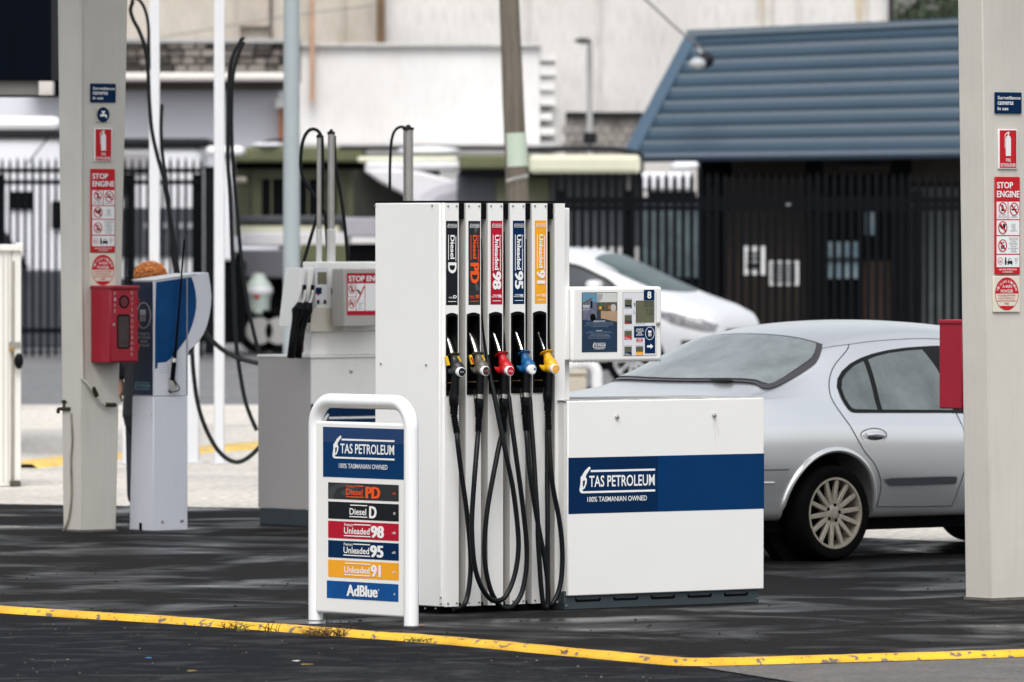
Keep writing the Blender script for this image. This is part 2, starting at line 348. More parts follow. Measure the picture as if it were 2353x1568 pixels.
# small debris and weeds
q = MB()
for i in range(230):
    px = random.uniform(-20, 2380); py = random.uniform(1400, 1575)
    edge = 1395+(px/1590)*125 if px < 1590 else 1520-(px-1590)*.027
    if py < edge+20 or py > 1572: continue
    x, y, _ = gp(px, py, -.022); s = random.uniform(.002, .0055)
    q.ball((x, y, -.022+s*.4), (s*random.uniform(.8, 1.6), s, s*.7), 6, 4, .5, 3)
o = q.build('stone_chips', mat('stone_chip', (.22, .21, .20), .9, col2=(.04, .04, .04), scale=3), ang=20); tag(o, 'pale stone chips scattered over the dark asphalt road in front of the kerb', 'gravel', kind='stuff')
q = MB()
for i in range(260):
    px = random.uniform(-20, 2380); py = random.uniform(1300, 1500)
    edge = 1395+(px/1590)*125 if px < 1590 else 1520-(px-1590)*.027
    if py > edge-5: continue
    x, y, _ = gp(px, py, 0); s = random.uniform(.003, .008)
    q.ball((x, y, s*.4), (s*random.uniform(.8, 1.6), s, s*.7), 6, 4, .5, 3)
o = q.build('dark_grit', mat('dark_grit', (.02, .02, .02), .9), ang=20); tag(o, 'small dark grit lying on the wet forecourt behind the yellow kerb', 'grit', kind='stuff')
def weed(px, py, n, h, w, label, green):
    x0, y0, _ = gp(px, py, -.01); e = MB()
    for i in range(n):
        a = random.uniform(0, 6.28); ln = h*random.uniform(.4, 1); lean = random.uniform(.3, 1.5)
        bx, by = x0+random.uniform(-w, w), y0+random.uniform(-.04, .04)
        P = [Vector((bx, by, -.015))]
        for k in range(1, 5):
            t = k/4; P.append(Vector((bx+math.cos(a)*ln*lean*t*t, by+math.sin(a)*ln*lean*t*t, -.015+ln*(t*.8-.3*lean*t*t))))
        e.tube(P, [.0024, .0022, .0018, .0012, .0004], 4)
    o = e.build('weed_tuft', mat('weed_green' if green else 'weed_dry', (.10, .13, .03) if green else (.16, .085, .03), .8, col2=(.20, .17, .05) if green else (.05, .03, .012), scale=25)); tag(o, label, 'weed', 'weeds growing along the yellow kerb')
weed(529, 1446, 16, .085, .035, 'dry brown weed tuft leftmost on the yellow kerb', 0)
weed(557, 1448, 14, .095, .03, 'thin green grass tuft just right of the leftmost dry weed on the kerb', 1)
weed(625, 1452, 9, .13, .04, 'sparse dry stalks on the kerb left of the price sign', 0)
weed(745, 1460, 75, .10, .10, 'largest dry brown weed tuft, on the kerb in front of the price sign left post', 0)
weed(958, 1472, 40, .045, .07, 'low green weed patch on the kerb under the price sign right post', 1)
weed(1308, 1500, 22, .05, .05, 'small dry weed on the kerb in front of the fuel hoses', 0)
weed(746, 1428, 5, .10, .01, 'single green stalk growing beside the price sign left post', 1)
def scrap(px, py, sx, sy, m, label, cat, z=0):
    x, y, _ = gp(px, py, z); q = MB(); k = 9
    q.prism_z([(x+sx*(1+.5*math.sin(i*2.3+px))*math.cos(6.283*i/k)*(1+.3*noise.noise(Vector((i*3.1, px, 0)))), y+sy*math.sin(6.283*i/k)) for i in range(k)], z+.001, z+.004)
    o = q.build(cat.replace(' ', '_'), m, smooth=False); tag(o, label, cat)
scrap(966, 1438, .022, .03, mat('pink_leaf', (.62, .28, .2), .7, var=.3, scale=40), 'pale pink fallen leaf beside the price sign right post', 'leaf')
scrap(683, 1520, 0.015, 0.028, mat('white_scrap', (.6, .6, .58), .7, var=.1), 'white scrap of paper on the dark asphalt', 'litter', -.022)
scrap(342, 1513, 0.012, 0.028, mat('blue_scrap', (.03, .16, .38), .6, var=.1), 'small blue scrap on the asphalt at the left', 'litter', -.022)
scrap(704, 1528, 0.028, 0.033, mat('ochre_scrap', (.22, .14, .03), .9, var=.3), 'ochre paint flake on the asphalt below the price sign', 'paint flake', -.022)
scrap(440, 1543, 0.022, 0.044, mat('ochre_scrap', (.22, .14, .03), .9), 'brown leaf on the asphalt at the lower left', 'leaf', -.022)

# ------------------------------------------------------------------ far background
concrete_wall = mat('stained_pale_wall', (.72, .71, .70), .85, col2=(.50, .485, .47), scale=.20, dirt=.32)
white_wall = mat('whitewashed_wall', (.80, .80, .80), .8, col2=(.66, .64, .63), scale=.30, dirt=.12)
beige_wall = mat('weathered_beige_wall', (.60, .55, .49), .9, col2=(.42, .38, .33), scale=.35, dirt=.3)
stone_dark = mat('dark_stone', (.17, .15, .135), .9, col2=(.05, .045, .04), scale=.9)
block_grey = mat('grey_block', (.34, .32, .30), .9, col2=(.15, .135, .12), scale=1.2)
rust = mat('brown_rust', (.16, .10, .055), .9, var=.5, scale=2)
darkmetal = mat('dark_metal', (.014, .015, .018), .6, var=.2, spec=.2)
lav = mat('pale_lavender_render', (.66, .67, .74), .8, var=.06, scale=.4)
brickm = mat('orange_brick', (.45, .20, .11), .9, var=.4, scale=3)
def box_px(mb, x0, y0, x1, y1, Y, d):            # box whose front is at distance Y
    a = pt(x0, y0, Y); b = pt(x1, y1, Y); mb.box(a.x, b.x, Y, Y+d, b.z, a.z); return mb
def thing(name, label, cat, loc=(0, 0, 0), group=None):
    e = bpy.data.objects.new(name, None); C.objects.link(e); e.location = loc; tag(e, label, cat, group); return e
def part(name, m, parent, x0, y0, x1, y1, Y, d=.2, bevel=0):
    q = MB(); box_px(q, x0, y0, x1, y1, Y, d); o = q.build(name, m, None, bevel=bevel, smooth=False)
    o.parent = parent; o.matrix_parent_inverse = Matrix.Translation(-Vector(parent.location)) if parent else Matrix(); return o
def reparent(o, parent): o.parent = parent; o.matrix_parent_inverse = Matrix.Translation(-Vector(parent.location)); return o
base = lambda px, Y: (pt(px, HY, Y).x, Y, 0)
# big pale hall
Yb = 165
B = thing('warehouse', 'tall pale stained concrete warehouse wall filling the sky behind the roofs', 'building', base(1450, Yb))
part('wall', concrete_wall, B, 866, -160, 2046, 760, Yb, 18)
part('wall', beige_wall, B, 200, -160, 865, 760, Yb+.6, 17)
part('downpipe', rust, B, 866, -160, 884, 106, Yb-.35, .3)
part('downpipe', darkmetal, B, 2043, -160, 2053, 700, Yb-.3, .3)
for x in (620, 545, 700, 785): part('joint', stone_dark if x in (620,) else beige_wall, B, x, -160, x+5, 200, Yb+.45, .12)
part('panel', mat('worn_panel', (.50, .45, .39), .9, col2=(.36, .31, .27), scale=.8), B, 550, -160, 618, 60, Yb+.4, .15)
for x in (1210, 1375, 1830): part('joint', block_grey if 0 else concrete_wall, B, x, -160, x+4, 300, Yb-.12, .12)
for i, (x, w, h) in enumerate([(1752, 11, 118), (1775, 6, 60), (1974, 26, 100), (1993, 8, 70), (1740, 5, 45)]):
    q = MB(); a = pt(x-w/2, -160, Yb-.06); b = pt(x+w/2, h, Yb-.06)
    q.prism([(a.x, a.z), (b.x, a.z), (b.x-.02, b.z+1.0), ((a.x+b.x)/2, b.z), (a.x+.02, b.z+1.2)], Yb-.06, Yb-.001); reparent(q.build('moss_stain', mat('moss_stain', (.40, .31, .18), .95, col2=(.62, .56, .46), scale=.8), smooth=False), B)
# white block wall in the middle
Yw = 158
B = thing('annex_building', 'white painted block annex standing between the utility pole and the grey pole', 'building', base(980, Yw))
part('wall', white_wall, B, 640, 106, 1240, 760, Yw, 5)
for i in range(13):
    if i % 2 == 0: part('quoin_block', white_wall, B, 1241, 124+i*17, 1272+random.uniform(-4, 6), 124+i*17+16, Yw+.02, 4)
part('wall', concrete_wall, B, 1240, 250, 1292, 760, Yw+.5, 4)
part('coping', concrete_wall, B, 636, 99, 1245, 106, Yw-.15, 5.3)
part('drainpipe', mat('rusty_pipe', (.50, .30, .19), .8, var=.3), B, 712, 0, 722, 235, Yw-.3, .2)
part('ledge', mat('grey_ledge', (.50, .49, .48), .8, var=.2), B, 690, 331, 1292, 338, Yw-.6, .5)
# grey block garden wall with separate courses
Yg = 150
B = thing('block_wall', 'low weathered grey block wall with dark coping left of the blue roof', 'wall', base(1390, Yg))
part('coping', darkmetal, B, 1300, 258, 1478, 268, Yg-.1, .6)
shared = None
for r in range(5):
    for c in range(8):
        x0 = 1302+c*23-(11 if r % 2 else 0); o = part('block', block_grey, B, x0+.7, 269+r*19+.7, x0+22, 269+(r+1)*19, Yg+random.uniform(0, .06), .4)
part('mortar', stone_dark, B, 1300, 268, 1480, 420, Yg+.2, .3)
# low roofed building on the left
Yl = 146
B = thing('low_building', 'low lavender building with a pale roof edge and orange brick end pier', 'building', base(470, Yl))
part('wall', lav, B, -200, 190, 640, 760, Yl, 5)
part('eave', mat('pale_roof_edge', (.74, .70, .66), .6, var=.08), B, 60, 167, 664, 186, Yl-1.2, 7, .05)
part('soffit', mat('brown_soffit', (.075, .06, .055), .8, var=.3), B, 70, 187, 655, 208, Yl-.7, .8)
q = MB()
part('end_pier_core', stone_dark, B, 641, 236, 654, 700, Yl-.28, .35)
for r in range(16): part('brick', brickm, B, 640, 250+r*7.0, 655, 250+r*7.0+6.2, Yl-.35+random.uniform(0, .03), .4)
part('pier_cap', white_wall, B, 633, 226, 662, 248, Yl-.5, .8)
B = thing('stone_wall', 'dark rubble stone wall above the low lavender building', 'wall', base(470, Yl+8))
part('backing', stone_dark, B, 60, 98, 690, 190, Yl+8, .5)
stmesh = None
for r in range(4):
    x = 290.0
    while x < 655:
        w = random.uniform(22, 44); a = pt(x+1, 98+r*18, Yl+8); b = pt(x+w-1, 98+r*18+16.5, Yl+8)
        q = MB(); q.box(a.x, b.x, Yl+7.85-random.uniform(0, .12), Yl+8.2, b.z, a.z)
        m = random.choice([mat('dark_rubble', (.05, .045, .04), .9, var=.5, scale=1.5), mat('mid_rubble', (.17, .15, .135), .9, var=.4, scale=1.5), mat('pale_rubble', (.27, .245, .22), .9, var=.3, scale=1.5), mat('mid_rubble', (.17, .15, .135), .9)])
        reparent(q.build('stone', m, bevel=.04, smooth=False), B); x += w
part('coping', mat('grey_coping', (.42, .42, .42), .8, var=.1), B, 60, 90, 690, 98, Yl+7.7, .8)
# street lamp
def poly_px(P, Y): return [pt(x, y, Y) for x, y in P]
e = thing('street_lamp', 'grey outdoor wall lamp pole with a short arm at its top', 'street lamp', base(1355, 148))
q = MB(); q.tube([pt(1355, 880, 148), pt(1355, 100, 148)], [.07, .055], 12); reparent(q.build('pole', mat('galvanised_grey', (.40, .40, .40), .5, var=.1)), e)
q = MB(); q.tube([pt(1356, 330, 148), pt(1356, 305, 148)], .13, 12); reparent(q.build('collar', darkmetal), e)
q = MB(); q.tube(smoothpath([pt(1355, 102, 148), pt(1352, 95, 148), pt(1345, 93, 147.9), pt(1338, 93, 147.7)]), .045, 8); reparent(q.build('arm', darkmetal), e)
q = MB(); q.ball(pt(1339, 94, 147.6), (.16, .22, .06)); reparent(q.build('lamp_head', mat('lamp_head_grey', (.10, .095, .09), .5, var=.1)), e)
# timber pole
Yp = 80
e = thing('utility_pole', 'thick weathered timber utility pole with a pale green band', 'utility pole', base(1190, Yp))
timber = mat('weathered_timber', (.155, .135, .11), .9, col2=(.085, .072, .055), scale=3, stretch=(9, 9, .6), bump=.8, bscale=20)
P = [pt(1205, 2000*0+955, Yp), pt(1190, 465, Yp), pt(1180, 250, Yp), pt(1170, 0, Yp), pt(1166, -120, Yp)]
q = MB(); q.tube(P, [.123, .116, .110, .101, .097], 20); reparent(q.build('trunk', timber), e)
q = MB(); q.tube([pt(1187.5, 383, Yp), pt(1183.5, 306, Yp)], [.1185, .1145], 20); reparent(q.build('green_band', mat('pale_green_band', (.42, .50, .42), .7, var=.1, scale=3)), e)
for (y0, y1) in [(414, 403), (418, 408)]:
    q = MB(); q.tube([pt(1163, y0, Yp-.12), pt(1190, (y0+y1)/2-2, Yp-.125), pt(1214, y1-2, Yp-.10)], .006, 6); reparent(q.build('wire_wrap', mat('galvanised_grey', (.40, .40, .40), .5)), e)
# booth with blue ribbed mansard roof
Yk = 124
roofblue = mat('blue_painted_steel', (.022, .050, .080), .5, col2=(.016, .039, .064), scale=.5)
B = thing('kiosk', 'dark kiosk behind the fence under a big blue ribbed steel roof', 'building', base(1820, Yk))
def roof_pt(px, t):                               # t=0 ridge .. 1 eave, slope comes towards the camera
    Y = Yk+1.6-2.6*t; top = 82-(px-1580)*.0445; bot = 357-(px-1435)*.0128
    return px, top+(bot-top)*t, Y
nR = 9
def lx(t): return 1592-145*t
for k in range(nR):
    t0, t1 = k/nR, (k+1)/nR
    prof = [(t0, 0.0), (t0+.05*(t1-t0), .02), (t0+.10*(t1-t0), .075), (t0+.16*(t1-t0), .085), (t0+.30*(t1-t0), .06), (t0+.62*(t1-t0), .055), (t0+.84*(t1-t0), .07), (t0+.95*(t1-t0), .03), (t1, 0.0)]
    rows = []
    for (t, h) in prof:
        row = []
        for i in range(5):
            px = lx(t)+(2520-lx(t))*i/4; x, y, Y = roof_pt(px, t); p = pt(x, y, Y); row.append((p.x, p.y-h*.85, p.z+h*.58))
        rows.append(row)
    q = MB(); q.grid(rows); reparent(q.build('roof_sheet', roofblue, ang=50), B)
a = pt(*roof_pt(1580, 0)); q = MB(); q.tube([pt(1578, 84, Yk+1.5), pt(2520, 84-42, Yk+1.5)], .10, 8); reparent(q.build('ridge_cap', roofblue), B)
q = MB(); e0 = pt(1586, 80, Yk+1.45); e1 = pt(1440, 355, Yk-1.15)
d = Vector((.15, 0, 0)); q.hexa([e1-d*.5, e1+d, e1+d+Vector((0, .25, 0)), e1-d*.5+Vector((0, .25, 0)), e0-d*.5, e0+d*.9, e0+d*.9+Vector((0, .25, 0)), e0-d*.5+Vector((0, .25, 0))]); reparent(q.build('barge_board', mat('blue_trim', (.045, .085, .13), .42, var=.1), bevel=.02, smooth=False), B)
q = MB(); e0 = pt(1436, 362, Yk-1.2); e1 = pt(2520, 348, Yk-1.2); q.tube([e0, e1], .085, 10); reparent(q.build('gutter', mat('dark_blue_gutter', (.03, .055, .09), .45, var=.1)), B)
brownin = mat('brown_cladding', (.045, .033, .025), .8, var=.35, scale=1.5)
part('wall', blackm, B, 1612, 356, 2520, 900, Yk+.6, 3)
for (x0, x1, y0, y1, mm) in [(1682, 1850, 366, 402, brownin), (1892, 2045, 366, 402, brownin), (2095, 2420, 366, 420, brownin), (1672, 1850, 408, 760, brownin)]: part('panel', mm, B, x0, y0, x1, y1, Yk+.45, .12)
part('panel', mat('grey_green_panel', (.10, .12, .12), .7, var=.3), B, 2095, 430, 2200, 800, Yk+.45, .12)
for x in (1612, 1852, 2052): part('post', blackm, B, x, 360, x+40, 800, Yk-.4, .3)
part('beam', mat('dim_timber_beam', (.09, .08, .06), .8, var=.2), B, 1930, 383, 2045, 388, Yk+.3, .1)
o = part('window_pane', mat('bright_window', (.16, .27, .34), .2, col2=(.42, .50, .54), scale=2.2), B, 1902, 556, 1976, 640, Yk+.30, .05)
o = part('window_pane', mat('bright_window', (.30, .46, .56), .2), B, 1988, 488, 2018, 540, Yk+.30, .05)
part('window_frame', darkmetal, B, 1898, 592, 1980, 600, Yk+.24, .05)
part('door_panel', mat('rusty_door', (.045, .024, .016), .8, var=.4, scale=3), B, 1985, 600, 2045, 760, Yk+.35, .06)
o = part('notice', wprint, B, 1701, 566, 1762, 632, Yk-.45, .03); o = part('notice_lettering', greyp, B, 1716, 580, 1747, 586, Yk-.47, .01); part('notice_lettering', greyp, B, 1716, 592, 1747, 598, Yk-.47, .01); part('notice_lettering', greyp, B, 1716, 604, 1747, 618, Yk-.47, .01)
q = MB(); 
o = part('notice', wprint, B, 1766, 600, 1836, 656, Yk-.45, .03)
for k in range(6): part('notice_lettering', greyp, B, 1772, 605+k*8, 1830, 608+k*8, Yk-.47, .01)
part('sensor_lamp', wprint, B, 1806, 462, 1818, 476, Yk-.5, .1); part('sensor_lamp', wprint, B, 2090-2, 462, 2100, 480, Yk-.5, .1)
e = thing('flood_lamp', 'white flood lamp on the blue roof beside its dark bracket', 'lamp', tuple(pt(1610, 145, 122)))
q = MB(); q.ball(pt(1603, 147, 122.4), (.13, .13, .10)); reparent(q.build('lamp_head', mat('lamp_dull_white', (.42, .44, .46), .4, var=.1)), e)
q = MB(); q.ball(pt(1622, 138, 122.6), (.13, .2, .13)); reparent(q.build('bracket', darkmetal), e)
q = MB(); q.tube([pt(1605, 112, 122.9), pt(1622, 138, 122.6)], .02, 6); reparent(q.build('cable', mat('galvanised_grey', (.40, .40, .40), .5)), e)
def cable(P, Y, r, label, name='overhead_cable', m=None):
    q = MB(); q.tube(smoothpath([pt(x, y, Y+i*.3) for i, (x, y) in enumerate(P)], 5), r, 6); o = q.build(name, m or mat('cable_grey', (.22, .21, .20), .7, var=.1)); tag(o, label, 'cable')
cable([(1440, -40), (1490, 5), (1560, 70), (1612, 112)], 121.5, .018, 'overhead service cable running down to the corner of the blue roof')
cable([(250, 100), (370, 86), (500, 64), (660, 38), (860, 12)], 140, .012, 'thin overhead wire crossing the beige wall')
# trees at the right behind the warehouse
def tree(px, Y, h, rad, n, colr, label):
    x = (px-CX)/F*Y; e = thing('tree', label, 'tree', (x, Y, 0)); q = MB()
    q.tube([(0, 0, 0), (.1, 0, h*.45), (0, 0, h*.8)], [.28, .2, .06], 10)
    for k in range(9):
        a = k*2.4; z0 = h*(.35+.05*k); q.tube([(0, 0, z0), (math.cos(a)*rad*.4, math.sin(a)*rad*.4, z0+h*.12), (math.cos(a)*rad*.8, math.sin(a)*rad*.8, z0+h*.18)], [.1, .06, .02], 6)
    q.build('trunk', mat('bark', (.09, .07, .05), .9, var=.4), e); q = MB(); cl = []
    for k in range(38):
        a = random.uniform(0, 6.28); rr = rad*math.sqrt(random.random()); cl.append((math.cos(a)*rr, math.sin(a)*rr, h*random.uniform(.45, 1), random.uniform(.4, .9)))
    for i in range(n):
        c = random.choice(cl); d = Vector([random.gauss(0, 1) for _ in range(3)]).normalized()*c[3]*random.uniform(.6, 1.05); p = Vector(c[:3])+d
        u = Vector([random.gauss(0, 1) for _ in range(3)]).normalized(); v = u.cross(d).normalized(); s = random.uniform(.06, .12)
        q.add([p, p+u*s, p+u*s*1.6+v*s*.6, p+v*s], [(0, 1, 2, 3)])
    q.build('crown', mat('foliage_'+colr[0], colr[1], .8, col2=colr[2], scale=.9), e, smooth=False, fix=False)
tree(2085, 215, 8.1, 2.2, 4500, ('dark', (.045, .065, .03), (.02, .035, .018)), 'dark green tree at the upper right just past the warehouse corner')
tree(2195, 225, 8.7, 2.6, 4500, ('dark', (.045, .065, .03), (.02, .035, .018)), 'tall dark tree at the upper right beside the canopy column')
tree(2150, 205, 6.9, 2.4, 4500, ('olive', (.15, .15, .07), (.06, .07, .03)), 'low olive shrub-like tree between two darker trees at the upper right')
B = thing('hill_house', 'distant grey roofed house among the trees at the upper right', 'house', base(2140, 230))
part('wall', block_grey, B, 2095, 30, 2185, 500, 230, 6); q = MB(); a = pt(2085, 32, 229); b = pt(2195, 32, 229); q.prism([(a.x, a.z), (b.x, a.z), (b.x-.9, a.z+.5), (a.x+.9, a.z+.5)], 228.6, 236); reparent(q.build('roof', mat('dull_roof', (.20, .19, .19), .8, var=.2), smooth=False), B)
for x in (2110, 2140, 2165): part('window', darkmetal, B, x, 38, x+12, 48, 229.9, .1)

# ------------------------------------------------------------------ palisade fences
palem = mat('black_powder_coat', (.0035, .0045, .0065), .7, var=.2, scale=3, spec=.1)
def pale_mesh(w, h):
    q = MB(); q.prism([(-w/2, 0), (w/2, 0), (w/2, h-.10), (w*.26, h-.035), (w*.10, h), (-w*.10, h), (-w*.26, h-.035), (-w/2, h-.10)], -.012, .012)
    q.box(-w*.16, w*.16, -.026, -.0125, 0, h-.11)
    return q
def palisade(px0, px1, Y, ytop, step, w, rails, label, posts, dy=0):
    e = thing('palisade_fence', label, 'fence', ((px0-CX)/F*Y, Y, 0)); H = pt(0, ytop, Y).z; src = None; X0 = e.location.x
    x = 0.0; L = (px1-px0)/F*Y; n = int(L/(step/F*Y)); st = L/n
    for i in range(n+1):
        if src is None: src = pale_mesh(w/F*Y, H).build('pale', palem, e, smooth=False); o = src
        else: o = src.copy(); C.objects.link(o)
        o.location = (i*st, dy*i, random.uniform(-.012, .012))
    for (yr, hh) in rails: q = MB(); z = pt(0, yr, Y).z; q.hexa([(0, .02, z-hh), (L, .02+dy*n, z-hh), (L, .07+dy*n, z-hh), (0, .07, z-hh), (0, .02, z+hh), (L, .02+dy*n, z+hh), (L, .07+dy*n, z+hh), (0, .07, z+hh)]); q.build('rail', palem, e, smooth=False)
    for pp in posts: q = MB(); xx = (pp-px0)/F*Y; q.box(xx-.07, xx+.07, .075, .2, 0, H-.25); q.build('post', palem, e, bevel=.01, smooth=False)
    return e
palisade(-30, 462, 122, 363, 17.5, 7.0, [(392, .035), (419, .035), (760, .04)], 'left run of black pointed palisade fence in front of the caravans', (0, 152, 300, 455))
palisade(1280, 2420, 115, 398, 19.2, 10.5, [(461, .05), (478, .04), (800, .05)], 'right run of black pointed palisade fence in front of the kiosk', (1285, 1440, 1640, 1875, 2110, 2300))
e = thing('gate_post', 'thick black gate post at the right end of the left fence', 'fence post', base(487, 121)); part('post', palem, e, 470, 388, 503, 1000*0+815, 121, .25, .01); q = MB(); part('cap', palem, e, 467, 383, 506, 389, 120.98, .3)
part('lower_bracket', darkmetal, e, 455, 700, 470, 720, 121, .2)
# ------------------------------------------------------------------ main fuel dispenser
ANG = 38.3
D = Fr(1020.5, 1411, ANG)
pump = tag(D.empty('fuel_dispenser'), 'tall white fuel dispenser with five coloured grade stickers in the centre', 'fuel pump')
SC = F/D.o.y                                      # photo rows per metre here
TOPZ = D.z(466); xr = D.x(1298)
yd = D.y(857, D.x(1009))                          # depth of the cabinet
xL = D.x(1008, .02)
# body shell
q = MB(); q.box(xL, xL+.028, .012, yd, .035, TOPZ); q.build('end_panel', white, pump, bevel=.006)
q = MB(); q.box(xL+.030, D.x(1020.5), .004, .06, .035, TOPZ); q.build('corner_trim', white, pump, bevel=.004)
q = MB(); q.box(xL+.03, xr-.01, .12, yd-.01, .06, TOPZ-.01); q.build('core', blackm, pump, smooth=False)
q = MB(); q.box(xL+.002, xr+.01, .012, yd, TOPZ+.001, TOPZ+.010); q.build('top_cap', black, pump, smooth=False)
q = MB(); q.box(xL+.02, xr+.02, .04, yd-.02, 0, .05); q.build('plinth', blackm, pump, smooth=False)
q = MB(); q.box(D.x(1296, .04), D.x(1309, .05), .05, .42, 0.06, D.z(478, xr)); q.build('rear_post', white, pump, bevel=.004)
lefts = [1022.7, 1070.5, 1121.5, 1172, 1222.6]; rights = [1054, 1105, 1156, 1207, 1257.6]
tops = [723.5, 722.5, 721, 720, 719]; bots = [909, 907, 905.5, 904, 903]
for i in range(5):
    x0, x1 = D.x(lefts[i]), D.x(rights[i]); zt, zb = D.z(tops[i], x0), D.z(bots[i], x0); b0 = x0+.005; b1 = x1-.010
    # fin face with the holster opening: built as bars round the hole
    q = MB(); y0, y1 = 0, .004
    q.box(x0, x1, y0, y1, zt, TOPZ-.002); q.box(x0, x1, y0, y1, .035, zb); q.box(b1, x1, y0, y1, zb, zt); q.box(x0, b0, y0, y1, zb, zt); q.build('fin', white, pump, smooth=False)
    q = MB(); q.box(x0, x0+.003, .0042, .085, zb+.0005, TOPZ-.002); q.box(x0, x0+.003, .0042, .13, .035, zb); q.box(x1-.003, x1, .0042, .12, .035, TOPZ-.002); q.build('fin_side', grey_fin, pump, smooth=False)
    # holster
    q = MB(); k = 10; w = b1-b0; ri = .006
    outer = [(b0, zb), (b1, zb)]+[(b1-w*j/k, zt-.001+.010*math.sin(math.pi*j/k)) for j in range(k+1)]
    inn = [(b0+ri, zb+.028), (b1-ri, zb+.028)]+[(b1-ri-(w-2*ri)*j/k, zt-.014+.008*math.sin(math.pi*j/k)) for j in range(k+1)]
    n = len(outer); vs = [(x, -.006, z) for x, z in outer]+[(x, -.006, z) for x, z in inn]+[(x, .09, z) for x, z in inn]+[(x, .004, z) for x, z in outer]
    fs = []
    for j in range(n): a = (j+1) % n; fs += [(j, a, a+n, j+n), (j+n, a+n, a+2*n, j+2*n), (j, a, a+3*n, j+3*n)]
    fs.append(tuple(range(2*n, 3*n))); q.add(vs, fs); hb = q.build('holster', black, pump, ang=30)
    q = MB(); q.box(b0+.012, b1-.022, -.0005, .02, zb+.062, zb+.066); q.build('brass_pin', mat('brass', (.55, .36, .12), .35, metal=1, var=.2), hb, smooth=False)
    screws(pump, [(x0+.018, -.001, D.z(473.5, x0)), (x1-.013, -.001, D.z(473.5, x0)), (x0+.018, -.001, .052), (x1-.013, -.001, .052)])
q = MB()
for i in range(5):
    for k in range(3):
        x0 = D.x(lefts[i]+8+k*5); z0 = D.z(bots[i]+1, x0); ln = random.uniform(.15, .55); w = random.uniform(.0012, .003); q.poly([(x0, -.0006, z0), (x0+w, -.0006, z0), (x0+w*.7+random.uniform(-.004, .004), -.0006, z0-ln)])
q.build('faint_stain', mat('faint_yellow_stain', (.66, .63, .56), .5), pump, smooth=False, fix=False)['kind'] = 'stuff'
# right end post and black gap fillers
q = MB(); x0 = D.x(1275); q.box(x0, xr, 0, .004, .035, TOPZ-.002); q.build('end_fin', white, pump, smooth=False)
q = MB(); q.box(x0, x0+.003, .0042, .06, .035, TOPZ-.002); q.build('fin_side', grey_fin, pump, smooth=False)
q = MB(); q.box(xr-.006, xr, .0042, .2, .035, TOPZ-.002); q.build('fin_side', white2, pump, smooth=False)
screws(pump, [(x0+.03, -.001, .052), (x0+.03, -.001, .078)])
for i in range(5):
    a = D.x(rights[i]); b = D.x((lefts+[1275])[i+1])
    q = MB(); q.box(a+.001, b-.001, .012, .05, D.z(503, a), TOPZ-.002); q.build('hose_bracket', blackm, pump, bevel=.003)
    if i in (1, 4, 3): q = MB(); q.box(a+.001, b-.002, .07, .075, .06, D.z(1020+i*9, a)); q.build('lower_filler', grey_fin, pump, smooth=False)
    q = MB(); zz = D.z(1245, a); q.box(a+.002, b-.003, .06, .069, zz-.015, zz+.004); q.build('cross_rail', grey_fin, pump, smooth=False)
    if i < 4: q = MB(); q.tube([(a+.004, .045, D.z(585, a)), (b-.016, .05, D.z(690+i*6, a))], [.006, .006], 6); q.build('guide_rod', mat('dull_steel', (.20, .20, .20), .5, metal=1, var=.4), pump)
screws(pump, [(D.x(1013, .004), .003, .052), (D.x(1013, .004), .003, .083)])
LF = D.left(xL)                                   # left end face
def on_left(px, py): lx_ = LF.x(px, 0); return (xL-.001, -lx_, LF.z(py, lx_, 0))
s0 = None
for (px, py) in [(863, 473), (994, 473), (876, 836), (980, 839), (978, 1399), (1002, 1399)]:
    p = on_left(px, py)
    if s0 is None: q = MB(); q.lathe([(.001, -.006), (.005, -.005), (.006, 0)], (0, 0, 0), 'x', 10); s0 = q.build('screw', screwm, pump); s0.location = p
    else: c = s0.copy(); C.objects.link(c); c.location = p
